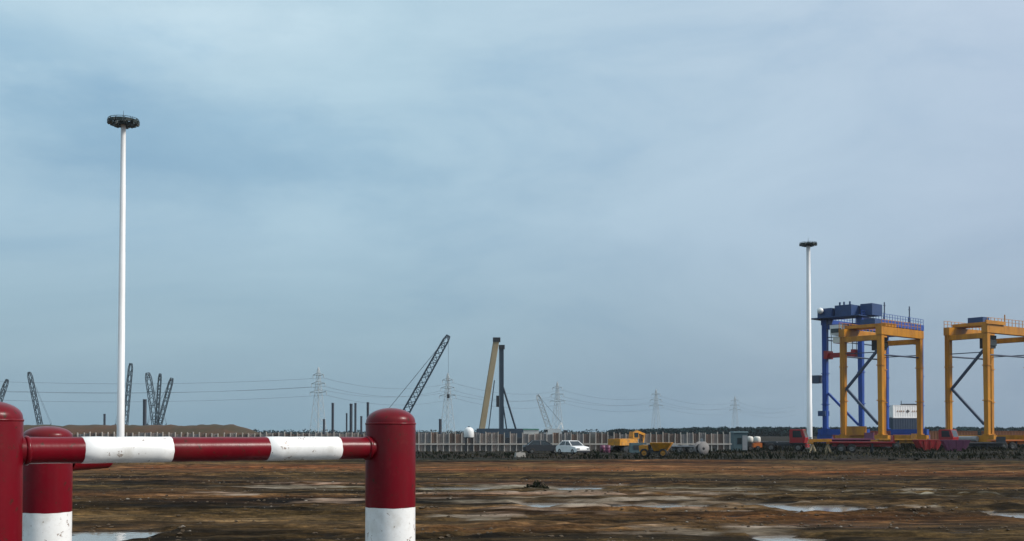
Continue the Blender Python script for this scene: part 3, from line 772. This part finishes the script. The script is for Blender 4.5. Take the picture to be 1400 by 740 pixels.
cc = P(1234.5, 590, 222)
for k, (m_, lb) in enumerate(((M['crust'], 'rust brown container at the bottom of the stack under the white one'), (M['cblue'], 'navy container directly beneath the white container'),
                              (M['cwhite'], 'white container topmost of the stack seen through the yellow crane'))):
    container((cc.x, 222, k * 2.6), R(14), m_, lb, marks=(k == 2))
tk = MB().box(-1.5, 1.6, -.5, .5, 0, .28).bar((-1.5, 0, .28), (-1.5, 0, .9), .1)
o = tk.build('steel_bundle', M['dark']); o.location = (cc.x + 1.2, 222, 7.8); tag(o, 'dark bundle lying on the roof of the white container', 'bundle')
for px, Yd, L_, m_, lb in ((1170, 205, 12.19, M['cred'], 'dull red container behind the blue crane legs'), (1290, 215, 12.19, M['crust'], 'long rust brown container between the two yellow cranes'),
                           (1390, 205, 12.19, M['crust'], 'rust brown container at the right edge of the photo')):
    p_ = P(px, 590, Yd); container((p_.x, Yd, 0), R(random.uniform(-3, 3)), m_, lb, L_)

# ------------------------------------------------------------------ gantry cranes
def gantry(corner_px, Yd, rz, span, side, Ht, cols, label, k_low_only=False, sill=(.9, 1.9), leg=.80, gird=1.25, thin=14.3, ov=.55, far_brace=True):
    """local x = span (girder), local y = side frame; near corner at the origin"""
    m, mb_, = cols
    c = P(corner_px, 590, Yd)
    t = thing('gantry_crane', label, 'gantry crane', (c.x, Yd, 0), rz, 'rubber tyred gantry cranes')
    h = leg / 2
    for x in (0, span):
        for y in (0, side):
            lg = MB().box(x - h * .8, x + h * .8, y - h * .85, y + h * .85, sill[1], Ht - gird, top=(x - h, x + h, y - h, y + h)).build('leg', m, t)
            for z in (sill[1] + .06, 7.2, 12.6): MB().box(x - h - .1, x + h + .1, y - h - .1, y + h + .1, z, z + .14).build('flange', m, lg)
    for x in (0, span):       # side frame: top beam and sill, K brace
        MB().box(x - .42, x + .42, h, side - h, Ht - gird - .8, Ht - gird - .02).build('side_beam', m, t)
        MB().box(x - .45, x + .45, -1.3, side + 1.3, sill[0], sill[1]).build('sill_beam', m, t)
        ya = side - h - .1; br_ = MB()
        if not k_low_only: br_.bar((x, ya, 9.2), (x, h + .1, 15.0), .36)
        br_.bar((x, ya, 9.2), (x, h + .1, 3.6), .36)
        if x == 0 or far_brace: br_.build('brace', mb_, t)
        for y in (-.2, side + .2):
            bg_ = MB().box(x - .3, x + .3, y - 1.35, y + 1.35, .55, sill[0] - .004).build('bogie', m, t)
            for s in (-.78, .78): wheel(t, (x, y + s, .72), .72, .55, 'x', 'rim')
    for y in (0, side):       # girders along the span
        g = MB().box(-ov, span + ov, y - .5, y + .5, Ht - gird, Ht).build('girder', m, t)
        rl = MB(); n = int(span + 2 * ov - .2)
        for q in range(n + 1): rl.bar((.1 - ov + q, y + (.45 if y else -.45), Ht), (.1 - ov + q, y + (.45 if y else -.45), Ht + 1.05), .07)
        for z in (.55, 1.05): rl.bar((.1 - ov, y + (.45 if y else -.45), Ht + z), (.1 - ov + n, y + (.45 if y else -.45), Ht + z), .06)
        rl.build('handrail', m, t)
        MB().tube((h, y, thin), (span - h, y, thin), .13, n=6).build('cable_pipe', M['bracing'], t)
    for x in (0, span): MB().tube((x, h, thin + .4), (x, side - h, thin + .4), .08, n=6).build('cable_pipe', M['bracing'], t)
    # ladder up the left leg
    ld = MB(); 
    for dy in (-.22, .22): ld.bar((-.65, side + dy, 2.2), (-.65, side + dy, Ht - gird), .06)
    for q in range(int((Ht - gird - 2.2) / .6)): ld.bar((-.65, side - .22, 2.4 + q * .6), (-.65, side + .22, 2.4 + q * .6), .05)
    ld.build('ladder', m, t)
    return t
def trolley(t, x, side, Ht, m, cabm, cab=True, gird=1.25):
    tr = MB().box(x - 1.6, x + 1.6, -.35, side + .35, Ht + .12, Ht + .62).build('trolley', m, t)
    MB().box(x - .9, x + .9, side * .3, side * .7, Ht + .62, Ht + 1.5).build('hoist_drum', M['engine'], tr)
    for q in (-1.3, 1.3):
        wh = MB()
        for y in (0, side): wh.tube((x + q, y - .12, Ht + .16), (x + q, y + .12, Ht + .16), .155, n=10)
        wh.build('trolley_wheels', M['dark'], tr)
    if cab:
        c = MB().box(x - .9, x + .9, .9, 2.5, Ht - gird - 2.2, Ht - gird - .2, top=(x - .9, x + .9, .75, 2.5)).build('cab', cabm, t)
        MB().box(x - .92, x + .92, .72, 1.6, Ht - gird - 1.8, Ht - gird - .9).build('window', M['glass'], c)
g1 = gantry(1205, 168, R(41.8), 11.9, 6.4, 18.6, (M['yellow'], M['bracing']), 'yellow gantry crane in front of the blue crane', far_brace=False)
trolley(g1, 2.6, 6.4, 18.6, M['yellow'], M['dark'])
g2 = gantry(1350, 168, R(35.9), 11.9, 6.4, 18.9, (M['yellow'], M['bracing']), 'yellow gantry crane cut by the right edge of the photo', far_brace=False)
trolley(g2, 3.2, 6.4, 18.9, M['yellow'], M['dark'])
MB().box(-1.2, 4.2, -.75, -.55, 18.95, 19.5).bar((4.1, -.65, 19.5), (4.1, -.65, 20.6), .14).build('walkway_panel', M['yellow'], g2)
MB().tube((-.95, 1.1, 1.35), (-.95, 4.4, 1.35), .42, n=16).build('fuel_tank', M['grey'], g2)
MB().box(-1.3, -.5, 2.2, 5.2, 1.92, 3.3).build('generator_house', M['yellow'], g1)
BH = 22.2
g3 = gantry(1178, 188, R(44.1), 22.2, 6.8, BH, (M['blue'], M['blue']), 'blue gantry crane with dark engine house on top', sill=(1.9, 2.9), leg=.85, gird=1.0, thin=18.6, k_low_only=True, far_brace=False)
eng = MB().box(-1.6, 1.6, .9, 4.0, BH + .25, BH + 2.1); eng.build('engine_house', M['engine'], g3)
e2 = MB().box(-2.2, .2, 4.3, 7.0, BH + .15, BH + 1.7); e2.build('switch_house', M['engine'], g3)
e4 = MB().box(1.0, 4.6, -1.6, .6, BH + .3, BH + 2.3).build('winch_house', M['engine'], g3)
MB().box(-2.4, 2.0, -.9, 8.6, BH + .02, BH + .16).build('platform', M['engine'], g3)
for y in (1.5, 2.6, 3.4): MB().tube((-.9, y, BH + 2.1), (-.9, y, BH + 2.7), .16, n=8).build('exhaust', M['engine'], g3)
MB().lathe([(.02, -.55), (.35, -.45), (.55, -.1), (.55, .1), (.35, .45), (.02, .55)], 14, Matrix.Translation((-2.6, 6.2, BH + 1.3))).build('floodlight', M['cabwhite'], g3)
cb = MB().box(-2.1, .2, 2.4, 4.6, BH - 3.0, BH - 1.3, top=(-2.3, .2, 2.2, 4.6)).build('cab', M['cabwhite'], g3)
MB().box(-2.28, -2.18, 2.5, 4.4, BH - 2.65, BH - 1.95).build('window', M['glass'], cb)
MB().box(-1.6, .4, 2.0, 4.4, BH - 4.4, BH - 3.25).build('machinery_tray', M['pale'], g3)
sp = MB()
for y in (1.0, 6.2): sp.box(-1.1, 1.1, y - .3, y + .3, 15.2, 16.6)
sp.box(-.5, .5, 1.0, 6.2, 15.4, 16.2); sp.build('spreader', M['redtruck'], g3)
for y in (1.2, 6.0):
    for x in (-.7, .7): MB().tube((x, y, 16.6), (x, y, BH), .06, n=5).build('hoist_rope', M['wire'], g3)
MB().box(-.7, .7, 7.7, 9.2, 11.0, 12.4).build('control_cabinet', M['bracing'], g3)
MB().box(-.75, .75, 6.5, 7.9, 5.2, 6.1).build('leg_collar', M['engine'], g3)
for x in (8.5, 18.0):
    a_ = MB(); a_.bar((x, 0, BH), (x, 0, BH + 3.2), .16); a_.bar((x - .5, 0, BH), (x, 0, BH + 2.0), .1); a_.bar((x - .35, 0, BH + 2.6), (x + .35, 0, BH + 2.6), .1); a_.build('aerial_post', M['bracing'], g3)

# ------------------------------------------------------------------ vehicles and machines parked along the hardstanding
def place(px, Yd): p_ = P(px, 600, Yd); return (p_.x, Yd, 0)
# white car
def car(px, Yd, rz, m, label):
    t = thing('parked_car', label, 'car', place(px, Yd), rz)
    pr = [(-2.15, .35), (-2.2, .75), (-2.05, .98), (-1.2, 1.02), (.7, 1.0), (1.85, .86), (2.15, .68), (2.2, .38), (2.0, .28), (-2.0, .28)]
    body = MB(); n = len(pr)
    rings = []
    for y, sc_ in ((-.86, .965), (-.78, 1), (.78, 1), (.86, .965)): rings.append([(x * sc_, y, .62 + (z - .62) * (sc_ if abs(y) > .8 else 1)) for x, z in pr])
    vs = sum(rings, []); fs = [tuple(range(n)), tuple(range(4 * n - 1, 3 * n - 1, -1))]
    for k in range(3): fs += [(k * n + i, (k + 1) * n + i, (k + 1) * n + (i + 1) % n, k * n + (i + 1) % n) for i in range(n)]
    body.add(vs, fs).build('body', m, t)
    MB().box(-1.75, .95, -.74, .74, .985, 1.47, top=(-1.15, .15, -.58, .58)).build('glasshouse', M['glass'], t)
    MB().box(-1.2, .2, -.61, .61, 1.455, 1.51, top=(-1.05, .05, -.5, .5)).build('roof', m, t)
    for s in (-1, 1):
        for p0, p1, w_ in (((.93, s * .73, 1.0), (.16, s * .59, 1.47), .07), ((-1.72, s * .73, 1.0), (-1.14, s * .59, 1.47), .1), ((-.35, s * .75, 1.0), (-.4, s * .6, 1.47), .07)):
            MB().bar(p0, p1, w_).build('pillar', m, t)
    for s in (-1, 1):
        MB().box(2.05, 2.19, s * .62 - .17, s * .62 + .17, .58, .72).build('headlight', M['lens'], t)
        for x in (-1.35, 1.35): wheel(t, (x, s * .78, .32), .32, .22)
    MB().box(2.12, 2.24, -.8, .8, .3, .5).build('bumper', M['dark'], t)
    return t
car(783, 118, R(-62), M['cabwhite'], 'white car parked before the fence with dark glass')
car(742, 124, R(8), M['dark'], 'dark car parked to the left of the white car')

def tractor_unit(px, Yd, rz, m, label, deck=None, decklen=7.0, group=None):
    """terminal tractor; its trailer is placed apart"""
    t = thing('terminal_tractor', label, 'truck', place(px, Yd), rz, group)
    MB().box(-2.6, 2.5, -.55, .55, .75, 1.05).build('chassis', M['dark'], t)
    cb = MB().prism([(.6, 1.06), (2.4, 1.06), (2.55, 1.7), (2.2, 2.75), (.75, 2.8), (.6, 2.6)], -1.15, 1.15).build('cab', m, t)
    MB().add([(2.555, -1.0, 1.78), (2.555, 1.0, 1.78), (2.26, .95, 2.66), (2.26, -.95, 2.66)], [(0, 1, 2, 3)]).add([(2.53, -1.0, 1.78), (2.53, 1.0, 1.78), (2.24, .95, 2.66), (2.24, -.95, 2.66)], [(3, 2, 1, 0)]).build('windscreen', M['glass'], cb)
    for s in (-1, 1): MB().box(1.0, 2.15, s * 1.15 - .012, s * 1.15 + .012, 1.75, 2.6, top=(1.0, 1.95, s * 1.15 - .012, s * 1.15 + .012)).build('side_window', M['glass'], cb)
    MB().box(2.5, 2.72, -1.15, 1.15, .5, .95).build('bumper', m, t)
    for s in (-1, 1):
        MB().box(2.725, 2.76, s * .85 - .16, s * .85 + .16, .65, .82).build('headlight', M['lens'], t)
        MB().box(1.1, 2.3, s * 1.12 - .1, s * 1.12 + .1, 1.0, 1.1).build('mudguard', M['dark'], t)
        wheel(t, (1.65, s * .95, .5), .5, .3); wheel(t, (-1.7, s * .85, .5), .5, .5)
    MB().tube((.4, .7, 1.0), (.4, .7, 3.0), .08, n=8).build('exhaust', M['dark'], t)
    MB().box(-2.3, -1.1, -.5, .5, 1.055, 1.25, top=(-2.1, -1.2, -.45, .45)).build('fifth_wheel', M['dark'], t)
    return t
def flat_trailer(px, Yd, rz, m, label, Lh=6.0, dz=1.2):
    t = thing('flat_trailer', label, 'trailer', place(px, Yd), rz)
    MB().box(-Lh, Lh, -1.2, 1.2, dz, dz + .16).build('deck', m, t)
    bm2 = MB()
    for y in (-.5, .5): bm2.box(-Lh + .3, Lh - .3, y - .1, y + .1, dz - .4, dz - .004)
    bm2.build('chassis_beams', m, t)
    for x in (-Lh + 1.2, -Lh + 2.4):
        for y in (-.95, .95): wheel(t, (x, y, .52), .52, .45)
    for y in (-.8, .8): MB().box(Lh - 2.6, Lh - 2.4, y - .1, y + .1, 0, dz - .004).build('landing_leg', M['dark'], t)
    MB().box(Lh - .25, Lh - .1, -1.15, 1.15, dz + .164, dz + .9).build('headboard', m, t)
    return t
tractor_unit(1075, 138, R(-25), M['redtruck'], 'red terminal tractor parked left of the white mast by the cranes', group='terminal tractors in the yard')
flat_trailer(1047, 146, R(4), M['dark'], 'dark flat trailer behind the red tractor', 4.5, 1.0)
flat_trailer(1178, 128, R(-12), M['redtruck'], 'red flat trailer parked in front of the nearer yellow crane', 3.6, 1.15)
flat_trailer(1160, 139, R(10), M['magenta'], 'purple flat trailer behind the red flat trailer', 3.0, 1.45)
tractor_unit(1281, 150, R(-40), M['redtruck'], 'red terminal tractor parked between the two yellow cranes', group='terminal tractors in the yard')
flat_trailer(1330, 146, R(3), M['dark'], 'dark low trailer beneath the yellow crane at right', 4.0, .9)

# site dumper
def dumper(px, Yd, rz, label):
    t = thing('site_dumper', label, 'dumper', place(px, Yd), rz)
    MB().box(-1.5, .3, -.5, .5, .45, .75).build('chassis', M['dark'], t)
    MB().prism([(-1.55, .55), (-1.6, 1.12), (-1.3, 1.2), (-.75, 1.15), (-.7, .75), (-.7, .55)], -.6, .6).build('engine_cover', M['mustard'], t)
    MB().box(-.15, 1.05, -.6, .6, .62, 1.36, top=(-.5, 1.55, -.98, .98)).build('skip', M['mustard'], t)
    MB().box(-.52, 1.57, -1.0, 1.0, 1.362, 1.42).build('skip_rim', M['mustard'], t)
    MB().box(-.72, -.52, -.25, .25, .76, 1.25).build('seat', M['dark'], t)
    MB().tube((-.3, 0, .8), (-.48, 0, 1.35), .025, n=6).build('steering_column', M['dark'], t)
    for x in (-1.05, .75):
        for y in (-.78, .78): wheel(t, (x, y, .43), .43, .34, 'y', 'mustard')
    return t
dumper(897, 106, R(-14), 'low yellow site dumper nearest the mud, right of the white car')

def excavator(px, Yd, rz, label):
    t = thing('excavator', label, 'excavator', place(px, Yd), rz)
    for y in (-1.1, 1.1):
        MB().prism([(-1.9, .3), (-1.6, 0), (1.6, 0), (1.9, .3), (1.9, .6), (1.6, .85), (-1.6, .85), (-1.9, .6)], y - .28, y + .28).build('crawler_track', M['dark'], t)
    MB().box(-.6, .6, -.8, .8, .45, .95).build('undercarriage', M['dark'], t)
    MB().box(-2.2, 1.2, -1.25, 1.25, 1.0, 1.95, top=(-2.0, 1.1, -1.15, 1.15)).build('house', M['mustard'], t)
    c = MB().box(.2, 1.5, -1.22, -.3, 1.955, 2.95, top=(.3, 1.3, -1.15, -.36)).build('cab', M['mustard'], t)
    MB().box(.45, 1.25, -1.235, -1.19, 2.1, 2.8).build('window', M['glass'], c)
    MB().box(-2.5, -1.9, -1.2, 1.2, 1.0, 1.9).build('counterweight', M['mustard'], t)
    bo = MB(); bo.bar((1.0, .3, 1.7), (2.6, .3, 3.0), .42); bo.bar((2.5, .3, 2.95), (4.1, .3, 2.5), .34); bo.build('boom', M['mustard'], t)
    MB().bar((4.1, .3, 2.6), (3.6, .3, .9), .26).build('dipper', M['mustard'], t)
    MB().prism([(3.2, .2), (3.9, .15), (4.0, .6), (3.6, .95), (3.2, .7)], -.2, .8).build('bucket', M['dark'], t)
    t.scale = (.84, .84, .84)
    return t
excavator(856, 132, R(40), 'yellow excavator with folded arm in front of the rusty fence')

# pale tanks, cabin, reel, drums
def tank(px, Yd, zc, r, label):
    t = thing('water_tank', label, 'tank', place(px, Yd))
    MB().lathe([(r * .92, zc - r), (r, zc - r * .85), (r, zc + r * .1), (r * .94, zc + r * .45), (r * .75, zc + r * .75), (r * .4, zc + r * .97), (.02, zc + r * 1.02)], 24).build('shell', M['cabwhite'], t)
    MB().tube((0, 0, zc + r), (0, 0, zc + r * 1.15), r * .22, n=10).build('lid', M['dark'], t)
    MB().lathe([(.02, zc - r - .004), (r * 1.02, zc - r - .004), (r * 1.02, zc - r - .1), (.02, zc - r - .1)], 24, smooth=False).build('stand_deck', M['dark'], t)
    for k in range(4):
        a = k * math.pi / 2 + .6
        MB().bar((r * .8 * math.cos(a), r * .8 * math.sin(a), 0), (r * .8 * math.cos(a), r * .8 * math.sin(a), zc - r - .1), .1).build('stand_leg', M['dark'], t)
    return t
tank(641, 134, 2.4, .62, 'white domed tank on a stand before the fence')
def cabin(px, Yd, w, h, m, rm, label, rz=0, d=2.4):
    t = thing('site_cabin', label, 'cabin', place(px, Yd), rz)
    MB().box(-w / 2, w / 2, -d / 2, d / 2, .15, h).build('walls', m, t)
    MB().box(-w / 2 - .12, w / 2 + .12, -d / 2 - .12, d / 2 + .12, h + .002, h + .16, top=(-w / 2, w / 2, -d / 2, d / 2)).build('roof', rm, t)
    MB().box(-.1 - w * .2, .45 - w * .2, -d / 2 - .03, -d / 2 + .02, .9, 1.7).build('window', M['glass'], t)
    MB().box(w * .12, w * .12 + .6, -d / 2 - .035, -d / 2 + .02, .17, 2.0).build('door', M['grey'], t)
    for x in (-w / 2 + .2, w / 2 - .2): MB().box(x - .15, x + .15, -d / 2 + .1, d / 2 - .1, 0, .148).build('skid', M['dark'], t)
    return t
cabin(1010, 138, 1.7, 2.35, M['teal'], M['teal'], 'teal grey site cabin at the right end of the fence')
cabin(726, 168, 2.3, 2.75, M['pale'], M['green'], 'cabin with a green roof behind the fence')
def drum_stand(px, Yd, mats, label):
    t = thing('tank_trolley', label, 'tank', place(px, Yd))
    MB().box(-.55, .55, -.45, .45, .5, 1.05).build('frame', mats[1], t)
    for y in (-.4, .4): wheel(t, (0, y, .35), .35, .18)
    MB().lathe([(.02, .0), (.36, .06), (.45, .2), (.45, .62), (.36, .78), (.02, .84)], 18, Matrix.Translation((0, 0, 1.054))).build('drum', mats[0], t)
drum_stand(1025, 140, (M['pale'], M['dark']), 'pale round drum on a dark trolley right of the teal cabin')
drum_stand(1035, 138, (M['pale'], M['orange']), 'pale round drum on an orange trolley left of the red tractor')
# cable reel
t = thing('cable_reel', 'weathered grey cable reel standing on its rim right of the yellow dumper', 'reel', place(959, 116), R(25))
rot = Matrix.Translation((0, 0, .72)) @ Matrix.Rotation(R(90), 4, 'X')
for s in (-.38, .38):
    MB().lathe([(.09, s - .04), (.70, s - .04), (.72, s), (.70, s + .04), (.09, s + .04)], 28, rot).build('flange', M['fpanD'], t)
MB().lathe([(.46, -.335), (.47, 0), (.46, .335)], 24, rot).build('cable_winding', M['tyre'], t)
MB().lathe([(.02, -.44), (.16, -.44), (.16, .44), (.02, .44)], 12, rot).build('hub', M['dark'], t)
flat_trailer(938, 122, R(-6), M['grey'], 'grey low flat trailer between the dumper and the cable reel', 1.9, .8)
# yellow spreader frame on trestles
t = thing('spreader_frame', 'yellow lifting frame resting on trestles under the white mast', 'lifting frame', place(1121, 130), R(-8))
MB().box(-1.3, 1.3, -.5, .5, 1.25, 1.6).build('top_frame', M['mustard'], t)
for x in (-1.1, 1.1): MB().box(x - .2, x + .2, -1.1, 1.1, 1.0, 1.246).build('end_beam', M['mustard'], t)
for x in (-.9, .9):
    tr = MB()
    for y in (-.6, .6): tr.bar((x - .35, y, 0), (x, y * .6, 1.0), .13); tr.bar((x + .35, y, 0), (x, y * .6, 1.0), .13)
    tr.build('trestle', M['tan'], t)
# odds and ends on the hardstanding
p_ = place(711, 104); o = MB().box(-.5, .5, -.3, .3, 0, .5, top=(-.44, .44, -.24, .24)).bar((-.15, 0, .5), (.15, 0, .58), .04).build('concrete_block', M['concrete']); o.location = p_; o.rotation_euler.z = .3
tag(o, 'pale concrete block on the dark ground left of the dark car', 'concrete block')
for k, (px, Yd) in enumerate(((824, 128), (831, 127))):
    o = MB().lathe([(.02, 0), (.29, 0), (.3, .03), (.29, .3), (.3, .32), (.29, .34), (.29, .6), (.3, .62), (.29, .64), (.3, .9), (.27, .9), (.26, .87), (.02, .87)], 18).build('oil_drum', M['magenta']); o.location = place(px, Yd)
    tag(o, ('purple oil drum standing further from the excavator', 'purple oil drum standing nearer the excavator')[k], 'drum', 'oil drums left of the excavator')
t = thing('generator', 'dark teal generator box on skids between excavator and dumper', 'generator', place(872, 120), R(6))
MB().box(-.9, .9, -.5, .5, .2, 1.25, top=(-.86, .86, -.46, .46)).build('canopy', M['teal'], t)
for y in (-.4, .4): MB().box(-1, 1, y - .08, y + .08, 0, .196).build('skid', M['dark'], t)
MB().tube((.5, 0, 1.25), (.5, 0, 1.65), .06, n=8).build('exhaust', M['dark'], t)
MB().box(-.6, .1, -.525, -.495, .5, 1.0).build('louvre', M['dark'], t)
def skip_bin(px, Yd, rz, m, label):
    t = thing('skip_bin', label, 'skip', place(px, Yd), rz, 'waste skips between the cranes')
    MB().box(-1.0, 1.0, -.8, .8, .1, 1.35, top=(-1.6, 1.6, -.85, .85)).build('tub', m, t)
    MB().box(-1.64, 1.64, -.9, .9, 1.352, 1.44).build('rim', m, t)
    for x in (-.7, 0, .7): MB().bar((x, -.84, .15), (x * 1.3, -.9, 1.34), .1).build('rib', m, t)
flat_trailer(1225, 152, R(-5), M['mustard'], 'yellow flat trailer between the two front legs of the nearer yellow crane', 2.6, 1.3)
flat_trailer(1382, 150, R(6), M['orange'], 'orange flat trailer at the right edge of the photo', 2.8, 1.2)
skip_bin(1268, 141, R(5), M['redtruck'], 'red waste skip left of the red tractor between the yellow cranes')
skip_bin(1306, 137, R(-9), M['magenta'], 'purple waste skip in front of the left leg of the right yellow crane')
# bush clump out in the mud
def bush(px, Yd, w, h, label):
    x, y, _ = place(px, Yd); rgb = np.random.RandomState(int(px)); V = []; k = 220
    mb = MB()
    for q in range(k):
        a = rgb.uniform(0, 6.28); rr_ = w * math.sqrt(rgb.rand()); z = h * rgb.rand() * (1 - (rr_ / w) ** 2 * .7); c = Vector((rr_ * math.cos(a), rr_ * math.sin(a), z))
        d = Vector(rgb.randn(3)).normalized() * .1; e = Vector(rgb.randn(3)).normalized() * .06
        mb.add([c + d, c - d + e, c - d - e], [(0, 1, 2)])
    st = MB()
    for q in range(7): a = q * .9; st.tube((0, 0, -.1), (w * .5 * math.cos(a), w * .5 * math.sin(a), h * .7), .02, .008, n=5)
    t = thing('low_bush', label, 'bush', (x, y, float(height(np.array([x]), np.array([y]))[0])))
    mb.build('foliage', mweed, t); st.build('stems', M['fpanC'], t)
bush(733, 48, .55, .35, 'small dark bush growing alone out in the mud')

# ------------------------------------------------------------------ haze
HAZE = 0.00010
if HAZE:
    hb = MB().box(-1700, 1700, -120, 1900, -1.2, 60)
    hm = bpy.data.materials.new('haze'); hm.use_nodes = True; t = hm.node_tree; t.nodes.clear()
    o_ = t.nodes.new('ShaderNodeOutputMaterial'); v_ = t.nodes.new('ShaderNodeVolumePrincipled')
    v_.inputs['Color'].default_value = (.80, .88, .95, 1); v_.inputs['Density'].default_value = HAZE; v_.inputs['Anisotropy'].default_value = .2
    t.links.new(v_.outputs[0], o_.inputs['Volume'])
    stuff(hb.build('haze', hm))
